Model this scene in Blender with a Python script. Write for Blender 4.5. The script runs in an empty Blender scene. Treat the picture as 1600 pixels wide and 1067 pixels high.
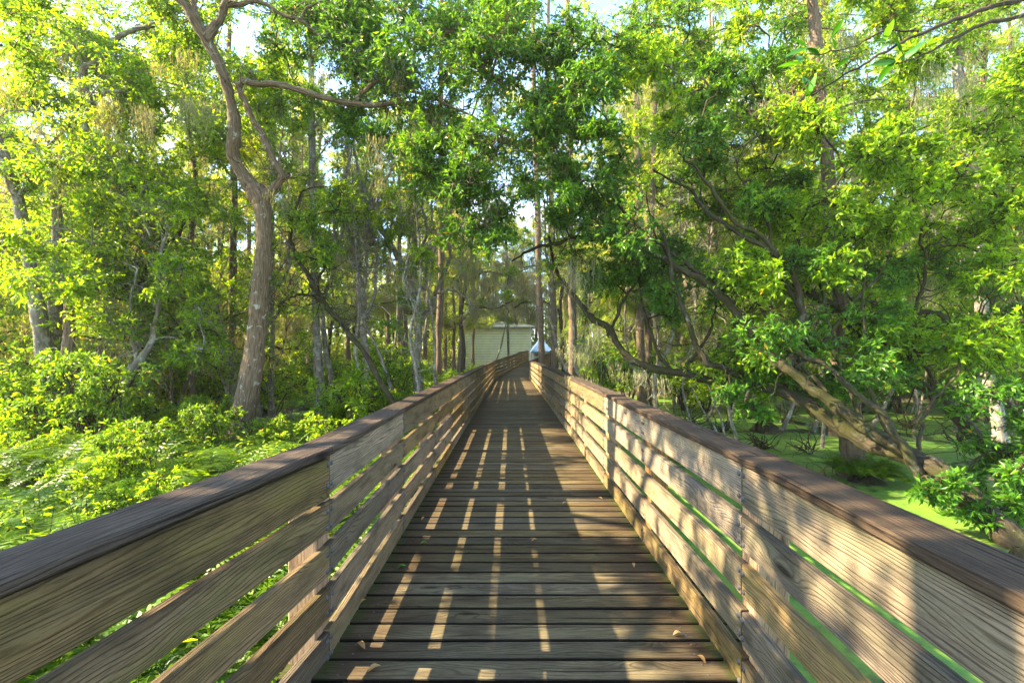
import bpy, math, random
import numpy as np
R = math.radians
scene = bpy.context.scene
COL = scene.collection

# ------------------------------------------------------------------ camera, world, sun, exposure
F, EYE, HOR = 705.0, 1.5, 548.0
cam = bpy.data.cameras.new("camera"); camo = bpy.data.objects.new("camera", cam); COL.objects.link(camo)
camo.location = (0, 0, EYE); camo.rotation_euler = (R(90), 0, 0)
cam.sensor_width = 36; cam.lens = F / 1600 * 36; cam.shift_y = (HOR - 533.5) / 1600
cam.clip_start = 0.05; cam.clip_end = 600
scene.camera = camo

SUN_EL, SUN_AZ = R(35.5), R(272)          # azimuth clockwise from +Y; sun stands to the left of the walk
world = bpy.data.worlds.new("World"); scene.world = world; world.use_nodes = True
wn, wl = world.node_tree.nodes, world.node_tree.links
bg = wn['Background']
sky = wn.new('ShaderNodeTexSky'); sky.sky_type = 'NISHITA'; sky.sun_disc = False
sky.sun_elevation = SUN_EL; sky.sun_rotation = SUN_AZ; sky.dust_density = 0.3; sky.ozone_density = 3.0
tc = wn.new('ShaderNodeTexCoord'); mp = wn.new('ShaderNodeMapping'); mp.inputs['Scale'].default_value = (1, 1, 2.2)
cn = wn.new('ShaderNodeTexNoise'); cn.inputs['Scale'].default_value = 2.6; cn.inputs['Detail'].default_value = 7
cr = wn.new('ShaderNodeValToRGB'); cr.color_ramp.elements[0].position = .52; cr.color_ramp.elements[1].position = .66
mx = wn.new('ShaderNodeMix'); mx.data_type = 'RGBA'; mx.inputs[7].default_value = (3.2, 3.3, 3.5, 1)
wl.new(tc.outputs['Generated'], mp.inputs[0]); wl.new(mp.outputs[0], cn.inputs[0]); wl.new(cn.outputs[0], cr.inputs[0])
wl.new(cr.outputs[0], mx.inputs[0]); wl.new(sky.outputs[0], mx.inputs[6]); wl.new(mx.outputs[2], bg.inputs[0])
bg.inputs[1].default_value = 0.14

sun = bpy.data.lights.new("sun", 'SUN'); suno = bpy.data.objects.new("sun", sun); COL.objects.link(suno)
sun.energy = 5.0; sun.angle = R(0.5); sun.color = (1.0, 0.82, 0.57)
suno.rotation_euler = (R(90) - SUN_EL, 0, -SUN_AZ + R(180)); suno.location = (-20, 0, 20)
scene.view_settings.view_transform = 'Standard'; scene.view_settings.look = 'None'
scene.view_settings.exposure = 2.8; scene.view_settings.gamma = 1.0
scene.cycles.max_bounces = 6; scene.cycles.diffuse_bounces = 3; scene.cycles.transmission_bounces = 4; scene.cycles.glossy_bounces = 2

rng = np.random.default_rng(7)
def P(px, py, d): return np.array([(px - 800) / F * d, d, EYE + (HOR - py) / F * d])
def U(a, b, n=None): return rng.uniform(a, b, n)

# ------------------------------------------------------------------ materials
def mat(name):
    m = bpy.data.materials.new(name); m.use_nodes = True
    nt = m.node_tree; return m, nt.nodes, nt.links, nt.nodes['Principled BSDF']
class G:   # small node helper
    def __init__(s, m): s.t = m.node_tree; s.n = s.t.nodes; s.l = s.t.links
    def put(s, v, sock):
        if isinstance(v, bpy.types.NodeSocket): s.l.new(v, sock)
        elif v is not None: sock.default_value = v
    def math(s, op, a, b=None, c=None, clamp=False):
        n = s.n.new('ShaderNodeMath'); n.operation = op; n.use_clamp = clamp
        for i, v in enumerate((a, b, c)):
            if v is not None: s.put(v, n.inputs[i])
        return n.outputs[0]
    def noise(s, vec, scale, detail=3, rough=.5, dist=0):
        n = s.n.new('ShaderNodeTexNoise'); s.put(vec, n.inputs['Vector']); n.inputs['Scale'].default_value = scale
        n.inputs['Detail'].default_value = detail; n.inputs['Roughness'].default_value = rough; n.inputs['Distortion'].default_value = dist
        return n.outputs[0]
    def vec(s, x, y, z=0.0):
        n = s.n.new('ShaderNodeCombineXYZ'); s.put(x, n.inputs[0]); s.put(y, n.inputs[1]); s.put(z, n.inputs[2]); return n.outputs[0]
    def ramp(s, v, stops):
        n = s.n.new('ShaderNodeValToRGB'); s.put(v, n.inputs[0]); e = n.color_ramp.elements
        while len(e) < len(stops): e.new(.5)
        for i, (p, c) in enumerate(stops):
            e[i].position = p; e[i].color = (c, c, c, 1) if not isinstance(c, tuple) else (*c, 1)
        return n.outputs[0]
    def mix(s, f, a, b, mode='MIX'):
        n = s.n.new('ShaderNodeMix'); n.data_type = 'RGBA'; n.blend_type = mode
        for v, i in ((f, 0), (a, 6), (b, 7)):
            if isinstance(v, tuple) and len(v) == 3: v = (*v, 1)
            s.put(v, n.inputs[i])
        return n.outputs[2]
    def attr(s, name, out='Fac'):
        n = s.n.new('ShaderNodeAttribute'); n.attribute_name = name; return n.outputs[out]
    def bump(s, h, strength, dist):
        n = s.n.new('ShaderNodeBump'); s.put(h, n.inputs['Height']); n.inputs['Strength'].default_value = strength
        n.inputs['Distance'].default_value = dist; return n.outputs[0]
    def uv(s):
        n = s.n.new('ShaderNodeUVMap'); n.uv_map = 'uv'; x = s.n.new('ShaderNodeSeparateXYZ'); s.l.new(n.outputs[0], x.inputs[0])
        return n.outputs[0], x.outputs[0], x.outputs[1]

def leaf_mat(name, dark, mid, light, odd=None, trans=.45, rough=.42, tcol=1.6):
    m, n, l, b = mat(name); g = G(m)
    tone = g.attr('tone')
    obj = n.new('ShaderNodeTexCoord').outputs['Object']
    clump = g.noise(obj, .9, 2)
    t = g.math('ADD', tone, g.math('MULTIPLY', g.math('SUBTRACT', clump, .5), .7))
    col = g.ramp(t, [(0.0, dark), (.5, mid), (1.0, light)])
    if odd: col = g.mix(g.math('GREATER_THAN', tone, .991), col, odd)
    l.new(col, b.inputs['Base Color']); b.inputs['Roughness'].default_value = rough
    b.inputs['Specular IOR Level'].default_value = .35
    tr = n.new('ShaderNodeBsdfTranslucent'); tc_ = g.mix(1.0, col, (1.5 * tcol, 1.16 * tcol, .24 * tcol), 'MULTIPLY'); l.new(tc_, tr.inputs[0])
    ms = n.new('ShaderNodeMixShader'); ms.inputs[0].default_value = trans
    l.new(b.outputs[0], ms.inputs[1]); l.new(tr.outputs[0], ms.inputs[2]); l.new(ms.outputs[0], n['Material Output'].inputs[0])
    return m

M = {}
M['leaf_oak'] = leaf_mat('leaf_oak', (0.052, 0.119, 0.009), (0.105, 0.231, 0.013), (0.228, 0.379, 0.022), (0.595, 0.364, 0.034))
M['leaf_dark'] = leaf_mat('leaf_dark', (0.028, 0.084, 0.008), (0.054, 0.161, 0.011), (0.123, 0.283, 0.019), (0.464, 0.335, 0.030), .42)
M['leaf_bright'] = leaf_mat('leaf_bright', (0.054, 0.135, 0.006), (0.129, 0.265, 0.009), (0.263, 0.420, 0.014), (0.504, 0.360, 0.024), .58)
M['needle'] = leaf_mat('needle', (.10, .17, .022), (.19, .29, .04), (.32, .42, .07), None, .6, .6)
M['fern'] = leaf_mat('fern', (0.039, 0.101, 0.006), (0.086, 0.187, 0.010), (0.172, 0.281, 0.016), (0.283, 0.195, 0.038), .55)
M['big_leaf'] = leaf_mat('big_leaf', (.02, .09, .010), (.03, .13, .015), (.07, .22, .02), None, .45, .3)
M['dry_leaf'] = leaf_mat('dry_leaf', (.20, .10, .035), (.34, .20, .07), (.50, .36, .14), None, .25, .6)
M['moss'] = leaf_mat('moss', (.15, .165, .10), (.24, .25, .155), (.34, .34, .22), None, .4, .9, 1.1)

def bark_mat(name, dark, mid, light, lichen=(.36, .38, .30), lf=.55, moss=None, groove=26, gdepth=.5):
    m, n, l, b = mat(name); g = G(m)
    _, u, v = g.uv()
    obj = n.new('ShaderNodeTexCoord').outputs['Object']
    fis = g.noise(g.vec(g.math('MULTIPLY', u, 4.5), g.math('MULTIPLY', v, groove * 1.5)), 1, 4, .6, .4)
    fine = g.noise(obj, 40, 3, .7); big = g.noise(obj, 3.2, 4, .6)
    c = g.ramp(fis, [(.32, dark), (.5, mid), (.72, light)])
    c = g.mix(g.math('MULTIPLY', fine, .5), c, mid)
    lm = g.ramp(g.noise(obj, 7, 4, .65, .6), [(lf, 0.0), (lf + .07, 1.0)])
    c = g.mix(g.math('MULTIPLY', lm, .75), c, lichen)
    if moss: c = g.mix(g.ramp(big, [(.42, 0.0), (.6, .85)]), c, moss)
    l.new(c, b.inputs['Base Color']); b.inputs['Roughness'].default_value = .9; b.inputs['Specular IOR Level'].default_value = .15
    h = g.math('ADD', g.math('MULTIPLY', fis, gdepth * 2), g.math('MULTIPLY', fine, .35))
    l.new(g.bump(h, .9, .03), b.inputs['Normal'])
    return m
M['bark'] = bark_mat('bark', (0.032, 0.021, 0.012), (0.135, 0.097, 0.057), (0.230, 0.179, 0.115), lf=.60)
M['bark_pale'] = bark_mat('bark_pale', (0.069, 0.058, 0.042), (0.164, 0.144, 0.107), (0.247, 0.226, 0.179), (0.309, 0.322, 0.261), .52, None, 14, .3)
M['bark_oak'] = bark_mat('bark_oak', (0.015, 0.011, 0.007), (0.039, 0.031, 0.018), (0.073, 0.059, 0.037), (0.089, 0.099, 0.066), .57, (0.042, 0.042, 0.012), 18)
M['bark_red'] = bark_mat('bark_red', (0.062, 0.040, 0.026), (0.139, 0.099, 0.065), (0.206, 0.164, 0.120), (0.216, 0.227, 0.187), .64, None, 22)
M['bark_dark'] = bark_mat('bark_dark', (0.020, 0.015, 0.009), (0.059, 0.043, 0.026), (0.106, 0.083, 0.053), (0.158, 0.165, 0.112), .62)

def wood_mat(name, base, alt, line, stain, stain_amt, rough=.8, ring=26.0, crack=.0, green=0.0):
    m, n, l, b = mat(name); g = G(m)
    _, u, v = g.uv(); tone = g.attr('tone'); off = g.math('MULTIPLY', tone, 37.0)
    uv1 = g.vec(g.math('MULTIPLY', u, .55), g.math('MULTIPLY', v, 4.0), off)
    w1 = g.noise(uv1, 1.6, 2, .5, .3)
    # knots: sparse cells stretched along the board
    vo = n.new('ShaderNodeTexVoronoi'); vo.voronoi_dimensions = '3D'; vo.inputs['Scale'].default_value = 1.0; vo.inputs['Randomness'].default_value = 1
    l.new(g.vec(g.math('MULTIPLY', u, 1.5), g.math('MULTIPLY', v, 5.5), off), vo.inputs['Vector'])
    kd = vo.outputs['Distance']
    kn = g.math('POWER', 2.718, g.math('MULTIPLY', g.math('MULTIPLY', kd, kd), -22.0))
    f = g.math('ADD', g.math('MULTIPLY', v, ring), g.math('ADD', g.math('MULTIPLY', w1, 11.0), g.math('MULTIPLY', kn, 4.5)))
    f = g.math('ADD', f, g.math('MULTIPLY', g.noise(g.vec(g.math('MULTIPLY', u, 6), g.math('MULTIPLY', v, 40), off), 1, 2), .35))
    pp = g.math('PINGPONG', f, .5)
    ringl = g.ramp(pp, [(0.0, 1.0), (.07, .8), (.18, .12), (.34, 0.0)])
    fib = g.noise(g.vec(g.math('MULTIPLY', u, 9), g.math('MULTIPLY', v, 190), off), 1, 4, .75)
    big = g.noise(g.vec(g.math('MULTIPLY', u, 1.1), g.math('MULTIPLY', v, 7), off), 1.3, 4, .6)
    c = g.mix(g.ramp(big, [(.35, 0.0), (.65, 1.0)]), base, alt)
    c = g.mix(g.math('MULTIPLY', ringl, .62), c, line)
    c = g.mix(g.ramp(fib, [(.36, .6), (.47, 0.0)]), c, line); c = g.mix(g.ramp(fib, [(.56, 0.0), (.68, .45)]), c, (min(1, base[0] * 1.5), min(1, base[1] * 1.5), min(1, base[2] * 1.5)))
    if green:
        gm = g.ramp(g.noise(g.vec(g.math('MULTIPLY', u, 1.4), g.math('MULTIPLY', v, 6), g.math('ADD', off, 5.0)), 1.2, 4), [(.42, 0.0), (.66, green)])
        c = g.mix(gm, c, (base[0] * .62, base[1] * .78, base[2] * .55))
    st = g.ramp(g.noise(g.vec(g.math('MULTIPLY', u, 2.0), g.math('MULTIPLY', v, 9), g.math('ADD', off, 9.0)), 1.4, 5, .65), [(.46, 0.0), (.70, stain_amt)])
    c = g.mix(st, c, stain)
    kc = g.ramp(kd, [(.05, .85), (.12, 0.0)])
    c = g.mix(kc, c, (line[0] * .5, line[1] * .45, line[2] * .4))
    if green:   # grime along the top edge where water sits
        pe = g.math('MODULO', v, 10.0)
        eg = g.math('ADD', pe, g.math('MULTIPLY', g.math('SUBTRACT', g.noise(g.vec(g.math('MULTIPLY', u, 3.5), g.math('MULTIPLY', v, 12), off), 1, 4, .65), .5), .12))
        c = g.mix(g.ramp(eg, [(.128, 0.0), (.165, .6), (.19, .4), (.205, 0.0)]), c, (.030, .021, .014))
    # each board weathers a little differently
    hv = n.new('ShaderNodeHueSaturation'); l.new(c, hv.inputs['Color'])
    l.new(g.math('ADD', g.math('MULTIPLY', tone, .62), .70), hv.inputs['Value']); l.new(g.math('ADD', g.math('MULTIPLY', g.math('FRACT', g.math('MULTIPLY', tone, 7.3)), .5), .75), hv.inputs['Saturation'])
    c = hv.outputs[0]
    h = g.math('ADD', g.math('MULTIPLY', ringl, -.5), g.math('MULTIPLY', fib, .9))
    if crack:
        ck = g.ramp(g.noise(g.vec(g.math('MULTIPLY', u, 1.3), g.math('MULTIPLY', v, 60), off), 1, 2, .5), [(.30, 1.0), (.36, 0.0)])
        c = g.mix(g.math('MULTIPLY', ck, crack), c, (.015, .011, .009)); h = g.math('SUBTRACT', h, g.math('MULTIPLY', ck, 1.5))
    l.new(c, b.inputs['Base Color']); b.inputs['Roughness'].default_value = rough; b.inputs['Specular IOR Level'].default_value = .10
    l.new(g.bump(h, .8, .008), b.inputs['Normal'])
    return m
M['rail_wood'] = wood_mat('rail_wood', (0.274, 0.200, 0.110), (0.211, 0.163, 0.100), (0.048, 0.029, 0.014), (0.048, 0.035, 0.025), .7, green=.5, ring=72)
M['cap_wood'] = wood_mat('cap_wood', (0.080, 0.057, 0.037), (0.060, 0.046, 0.032), (0.018, 0.011, 0.007), (0.028, 0.019, 0.014), .8, ring=60, crack=.95)
M['deck_wood'] = wood_mat('deck_wood', (0.148, 0.123, 0.076), (0.108, 0.094, 0.058), (0.034, 0.025, 0.015), (0.045, 0.031, 0.024), .8, ring=64, crack=.9)
M['post_wood'] = wood_mat('post_wood', (.36, .22, .10), (.30, .19, .09), (.15, .085, .035), (.08, .05, .03), .4, ring=30)
# deck planks are dirtier and redder towards the railings (grime, stays put)
def deck_grime_gap_shade():
    m = M['deck_wood']; g = G(m); b = m.node_tree.nodes['Principled BSDF']
    src = b.inputs['Base Color'].links[0].from_socket
    x = g.n.new('ShaderNodeSeparateXYZ'); l = g.l
    l.new(g.n.new('ShaderNodeTexCoord').outputs['Object'], x.inputs[0])
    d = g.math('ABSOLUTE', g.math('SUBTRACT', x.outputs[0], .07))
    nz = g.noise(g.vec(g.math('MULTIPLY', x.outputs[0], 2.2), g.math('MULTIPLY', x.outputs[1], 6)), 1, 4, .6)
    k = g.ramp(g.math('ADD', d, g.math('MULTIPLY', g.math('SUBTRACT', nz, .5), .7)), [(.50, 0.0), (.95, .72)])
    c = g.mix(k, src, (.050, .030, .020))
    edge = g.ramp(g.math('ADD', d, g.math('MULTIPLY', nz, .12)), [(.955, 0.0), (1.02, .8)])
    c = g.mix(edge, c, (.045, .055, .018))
    pe = g.math('MODULO', g.uv()[2], 10.0)      # gap shade painted onto the plank sides, so gaps read as dark lines
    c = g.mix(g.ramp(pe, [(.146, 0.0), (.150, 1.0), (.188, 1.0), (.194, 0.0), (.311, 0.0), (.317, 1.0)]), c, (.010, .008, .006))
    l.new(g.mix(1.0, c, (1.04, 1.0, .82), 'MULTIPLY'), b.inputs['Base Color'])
deck_grime_gap_shade()

def metal():
    m, n, l, b = mat('bolt_metal'); g = G(m)
    o = n.new('ShaderNodeTexCoord').outputs['Object']
    c = g.ramp(g.noise(o, 30, 3), [(.4, (.075, .08, .085)), (.7, (.05, .035, .028))])
    l.new(c, b.inputs['Base Color']); b.inputs['Metallic'].default_value = .0; b.inputs['Roughness'].default_value = .75
    return m
M['metal'] = metal()

def water():
    m, n, l, b = mat('duckweed_water'); g = G(m)
    o = n.new('ShaderNodeTexCoord').outputs['Object']
    grain = g.noise(o, 13, 7, .85); patch = g.noise(o, .55, 5, .6, .8); fleck = g.noise(o, 5, 6, .75)
    c = g.ramp(grain, [(.32, (.025, .07, .010)), (.47, (.09, .20, .018)), (.68, (.19, .31, .03))])
    c = g.mix(g.ramp(patch, [(.4, 0.0), (.65, .6)]), c, (.05, .15, .02))
    c = g.mix(g.ramp(fleck, [(.54, 0.0), (.60, .8)]), c, (.025, .035, .010)); c = g.mix(g.ramp(g.noise(o, 1.7, 5, .7), [(.45, 0.0), (.62, .6)]), c, (.16, .22, .02))
    l.new(c, b.inputs['Base Color']); b.inputs['Roughness'].default_value = .55
    l.new(g.bump(grain, .6, .01), b.inputs['Normal'])
    w = n.new('ShaderNodeBsdfPrincipled'); w.inputs['Base Color'].default_value = (.03, .05, .03, 1); w.inputs['Roughness'].default_value = .08
    ms = n.new('ShaderNodeMixShader')
    xx = n.new('ShaderNodeSeparateXYZ'); l.new(o, xx.inputs[0])
    hole = g.ramp(g.math('ADD', g.noise(o, .35, 4, .7, .5), g.math('MULTIPLY', g.noise(o, 4, 3), .15)), [(.63, 0.0), (.67, 1.0)])
    l.new(hole, ms.inputs[0]); l.new(b.outputs[0], ms.inputs[1]); l.new(w.outputs[0], ms.inputs[2]); l.new(ms.outputs[0], n['Material Output'].inputs[0])
    return m
M['water'] = water()
def soil():
    m, n, l, b = mat('forest_floor'); g = G(m)
    o = n.new('ShaderNodeTexCoord').outputs['Object']
    c = g.ramp(g.noise(o, 5, 6, .7), [(.35, (.035, .028, .016)), (.5, (.08, .06, .03)), (.68, (.07, .11, .025))])
    l.new(c, b.inputs['Base Color']); b.inputs['Roughness'].default_value = .95
    l.new(g.bump(g.noise(o, 14, 5, .7), 1, .06), b.inputs['Normal']); return m
M['soil'] = soil()
def plain(name, col, rough=.7, var=.25, sc=4, metallic=0):
    m, n, l, b = mat(name); g = G(m)
    o = n.new('ShaderNodeTexCoord').outputs['Object']
    c = g.ramp(g.noise(o, sc, 5, .6), [(.3, tuple(x * (1 - var) for x in col)), (.7, tuple(min(1, x * (1 + var)) for x in col))])
    l.new(c, b.inputs['Base Color']); b.inputs['Roughness'].default_value = rough; b.inputs['Metallic'].default_value = metallic
    l.new(g.bump(g.noise(o, sc * 8, 3), .3, .01), b.inputs['Normal']); return m
M['siding'] = plain('siding', (.60, .62, .38), .7, .12, 1.2)
M['trim'] = plain('trim', (.62, .66, .60), .6, .08)
M['shingle'] = plain('shingle', (.07, .075, .05), .9, .35, 6)
M['blue_roof'] = plain('blue_roof', (.15, .27, .46), .35, .1, 2)
M['white_wall'] = plain('white_wall', (.55, .62, .66), .6, .1)
M['glass_dark'] = plain('glass_dark', (.03, .04, .05), .15, .1)

# ------------------------------------------------------------------ object helpers
def mesh_np(name, V, Q, mats, tone=None, uvs=None, midx=None, smooth=False):
    """V (n,3), Q (m,4) quads -> mesh"""
    me = bpy.data.meshes.new(name); V = np.asarray(V, np.float32); Q = np.asarray(Q, np.int32)
    me.vertices.add(len(V)); me.vertices.foreach_set('co', V.ravel())
    me.loops.add(Q.size); me.loops.foreach_set('vertex_index', Q.ravel())
    me.polygons.add(len(Q)); me.polygons.foreach_set('loop_start', np.arange(0, Q.size, 4, dtype=np.int32))
    me.update(calc_edges=True)
    for m in mats: me.materials.append(m)
    if tone is not None:
        a = me.attributes.new('tone', 'FLOAT', 'FACE'); a.data.foreach_set('value', np.asarray(tone, np.float32))
    if uvs is not None:
        ul = me.uv_layers.new(name='uv'); ul.data.foreach_set('uv', np.asarray(uvs, np.float32).ravel())
    if midx is not None: me.polygons.foreach_set('material_index', np.asarray(midx, np.int32))
    me.polygons.foreach_set('use_smooth', np.full(len(Q), bool(smooth)) if not isinstance(smooth, np.ndarray) else smooth)
    me.validate(clean_customdata=False)
    return me
def link(name, me, parent=None):
    o = bpy.data.objects.new(name, me); COL.objects.link(o); o.parent = parent; return o
def tag(o, label=None, cat=None, group=None, kind=None):
    for k, v in (('label', label), ('category', cat), ('group', group), ('kind', kind)):
        if v: o[k] = v
    return o
def empty(name, loc, label, cat, group=None):
    o = bpy.data.objects.new(name, None); o.empty_display_size = .2; COL.objects.link(o); o.location = tuple(float(v) for v in loc)
    return tag(o, label, cat, group)
def copy_tree(root, loc, rz, sc, label=None, group=None, tilt=(0, 0)):
    r = root.copy(); COL.objects.link(r); r.location = tuple(loc); r.rotation_euler = (tilt[0], tilt[1], rz); r.scale = (sc, sc, sc)
    if label: r['label'] = label
    if group: r['group'] = group
    for ch in list(root.children):
        c = ch.copy(); COL.objects.link(c); c.parent = r
    return r

class Acc:   # accumulates quads
    def __init__(s): s.V = []; s.Q = []; s.T = []; s.UV = []; s.MI = []; s.SM = []; s.n = 0
    def add(s, V, Q, tone=.5, uv=None, mi=0, smooth=False):
        V = np.asarray(V).reshape(-1, 3); Q = np.asarray(Q).reshape(-1, 4); k = len(Q)
        s.V.append(V); s.Q.append(Q + s.n); s.n += len(V)
        s.T.append(np.broadcast_to(np.asarray(tone, float), (k,)).copy()); s.UV.append(np.zeros((k * 4, 2)) if uv is None else np.asarray(uv).reshape(-1, 2))
        s.MI.append(np.full(k, mi)); s.SM.append(np.full(k, smooth))
    def mesh(s, name, mats, origin=(0, 0, 0)):
        return mesh_np(name, np.concatenate(s.V) - np.asarray(origin), np.concatenate(s.Q), mats, np.concatenate(s.T), np.concatenate(s.UV), np.concatenate(s.MI), np.concatenate(s.SM))
    def obj(s, name, mats, parent=None, origin=(0, 0, 0)):
        return link(name, s.mesh(name, mats if isinstance(mats, list) else [mats], origin), parent)

def norm(v): return v / np.maximum(np.linalg.norm(v, axis=-1, keepdims=True), 1e-9)
def randu(n):
    v = rng.normal(size=(n, 3)); return norm(v)

def tubes(acc, PT, RD, sides=3, mi=0, tone=.5, lump=0.0, smooth=True):
    """PT (n,k,3), RD (n,k): batch of tubes"""
    PT = np.asarray(PT, float); RD = np.asarray(RD, float); n, k, _ = PT.shape
    T = np.empty_like(PT); T[:, 1:-1] = PT[:, 2:] - PT[:, :-2]; T[:, 0] = PT[:, 1] - PT[:, 0]; T[:, -1] = PT[:, -1] - PT[:, -2]; T = norm(T)
    ref = np.array([.31, .93, .21]) if n == 1 else norm(rng.normal(size=(n, 1, 3)))
    N1 = norm(np.cross(T, np.broadcast_to(ref, T.shape))); N2 = np.cross(T, N1)
    a = np.arange(sides) / sides * 2 * np.pi
    rr = RD[:, :, None] * np.ones(sides)
    L = np.concatenate([np.zeros((n, 1)), np.cumsum(np.linalg.norm(np.diff(PT, axis=1), axis=2), axis=1)], 1)
    if lump:
        ph = U(0, 6, 4)
        lr = L[:, :, None] / np.maximum(RD[:, :, None], .01)
        rr = rr * (1 + lump * (rng.normal(size=(n, k, sides)) * .45 + np.sin(2 * a + lr * .35 + ph[0]) * .5 + np.sin(3 * a - lr * .23 + ph[1]) * .4 + np.sin(lr * .8 + ph[2]) * .35 + np.sin(lr * 1.9 + a + ph[3]) * .25))
    V = PT[:, :, None] + rr[..., None] * (np.cos(a)[:, None] * N1[:, :, None] + np.sin(a)[:, None] * N2[:, :, None])
    idx = np.arange(n * k * sides).reshape(n, k, sides)
    A = idx[:, :-1, :]; B = idx[:, 1:, :]
    Q = np.stack([A, np.roll(A, -1, 2), np.roll(B, -1, 2), B], -1).reshape(-1, 4)
    rm = RD.mean(1)[:, None, None]
    v0 = np.broadcast_to(np.arange(sides) / sides * 2 * np.pi * rm, (n, k - 1, sides)); v1 = v0 + 2 * np.pi / sides * rm
    u0 = np.broadcast_to(L[:, :-1, None], v0.shape); u1 = np.broadcast_to(L[:, 1:, None], v0.shape)
    uv = np.stack([np.stack([u0, v0], -1), np.stack([u0, v1], -1), np.stack([u1, v1], -1), np.stack([u1, v0], -1)], -2)
    acc.add(V, Q, tone, uv, mi, smooth)

def catmull(pts, per=8):
    p = np.asarray(pts, float); p = np.vstack([2 * p[0] - p[1], p, 2 * p[-1] - p[-2]]); out = []
    for i in range(1, len(p) - 2):
        t = np.linspace(0, 1, per, endpoint=False)[:, None]
        a, b, c, d = p[i - 1], p[i], p[i + 1], p[i + 2]
        out.append(.5 * (2 * b + (c - a) * t + (2 * a - 5 * b + 4 * c - d) * t ** 2 + (-a + 3 * b - 3 * c + d) * t ** 3))
    out.append(p[-2][None]); return np.vstack(out)
def limb_pts(L):
    """[(px,py,depth,radius_px)] -> world points with radius (k,4)"""
    return np.array([[*P(x, y, d), .78 * r * d / F] for x, y, d, r in L])
def limb(acc, pts4, sides=12, per=9, wig=.0, lump=.09, mi=0):
    c = catmull(pts4, per)
    if sides >= 9 and len(c) > 20: c[:, 3] *= 1 + .10 * np.convolve(rng.normal(size=len(c)), [.3, .5, .3], 'same')
    if wig:
        k = len(c); w = np.cumsum(rng.normal(size=(k, 3)) * wig, 0); w -= np.linspace(0, 1, k)[:, None] * w[-1]; c[:, :3] += w
    c[:, 3] = np.maximum(c[:, 3], .004)
    tubes(acc, c[None, :, :3], c[None, :, 3], sides, mi, .5, lump); return c

def leaves(acc, C, D, L, W, up=.9, mi=0, tone=None, fold=.12):
    n = len(C)
    L = np.broadcast_to(L, (n,))[:, None] * U(.65, 1.25, (n, 1)); W = np.broadcast_to(W, (n,))[:, None] * U(.7, 1.2, (n, 1))
    S = norm(np.cross(D, np.array([0, 0, 1.0]) * up + rng.normal(size=(n, 3)) * .7)); N = np.cross(S, D)
    mid = C + D * L * .48 + N * L * .04
    V = np.stack([C, mid + S * W * .5 + N * W * fold, C + D * L - N * L * .06, mid - S * W * .5 + N * W * fold], 1)
    acc.add(V, np.arange(n * 4).reshape(n, 4), U(0, 1, n) if tone is None else tone, None, mi)

def spray(acc, c, r, ntw, per, L, W, attach=None, rw=.006, flat=.65, droop=.25, tipz=0.0):
    """a leafy bough: branchlets fan out from c, every twig carries leaves"""
    c = np.asarray(c, float); r = np.broadcast_to(np.asarray(r, float), (3,))
    nb = max(3, ntw // 7)
    bd = randu(nb); bd[:, 2] = bd[:, 2] * flat + tipz; B = c + bd * r * U(.25, .75, (nb, 1))
    if attach is not None:
        a = np.asarray(attach); t = np.linspace(0, 1, 6)[:, None]; sag = np.array([0, 0, 1.0]) * np.linalg.norm(c - a) * .12
        pt = a + (c - a) * t + sag * np.sin(np.pi * t) + rng.normal(size=(6, 3)) * .03 * np.sin(np.pi * t)
        r0 = rw * 3.2; tubes(acc, pt[None], np.linspace(r0, rw * 1.6, 6)[None], 5, 1)
    t = np.linspace(0, 1, 4)[None, :, None]
    pb = c + (B - c)[:, None] * t + rng.normal(size=(nb, 4, 3)) * .03 * (t > 0)
    tubes(acc, pb, np.broadcast_to(np.linspace(rw * 1.6, rw, 4), (nb, 4)), 4, 1)
    base = B[rng.integers(0, nb, ntw)] ; td = norm(randu(ntw) * [1, 1, flat] + (base - c) / r * .5 + [0, 0, tipz])
    ln = r.mean() * U(.35, .75, (ntw, 1))
    k = 4; t = np.linspace(0, 1, k)[None, :, None]
    pt = base[:, None] + td[:, None] * ln[:, None] * t - np.array([0, 0, 1.0]) * droop * ln[:, None] * t ** 2
    tubes(acc, pt, np.broadcast_to(np.linspace(rw, rw * .35, k), (ntw, k)), 3, 1)
    tt = U(.12, 1.02, (ntw, per, 1)); b = base[:, None]
    C = b + td[:, None] * ln[:, None] * tt - np.array([0, 0, 1.0]) * droop * ln[:, None] * tt ** 2
    n = ntw * per; C = C.reshape(-1, 3); D = norm(np.repeat(td, per, 0) * .55 + randu(n) * .75 - [0, 0, .18])
    tw = np.repeat(U(-.25, .25, ntw), per)
    leaves(acc, C, D, L, W, tone=np.where(U(0, 1, n) > .995, 1.0, np.clip(U(.1, .9, n) + tw, 0, .98)))

def moss(acc, pts, n, ln, w=.012, spread=.12, mi=0):
    pts = np.asarray(pts).reshape(-1, 3); k = len(pts)
    C = np.repeat(pts, n, 0) + rng.normal(size=(k * n, 3)) * [spread, spread, spread * .4]
    Ls = np.repeat(np.asarray(ln) * U(.5, 1.2, k), n) * U(.25, 1.0, k * n)
    for i in range(5):
        D = norm(np.array([0, 0, -1.0]) + rng.normal(size=(k * n, 3)) * (.18 + .09 * i))
        S = norm(np.cross(D, rng.normal(size=(k * n, 3)))); seg = (Ls / 4)[:, None]; ww = w * (.95 - i * .16)
        V = np.stack([C, C + D * seg * .5 + S * ww, C + D * seg, C + D * seg * .5 - S * ww], 1)
        acc.add(V, np.arange(k * n * 4).reshape(-1, 4), U(0, 1, k * n), None, mi); C = C + D * seg * .8

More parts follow.
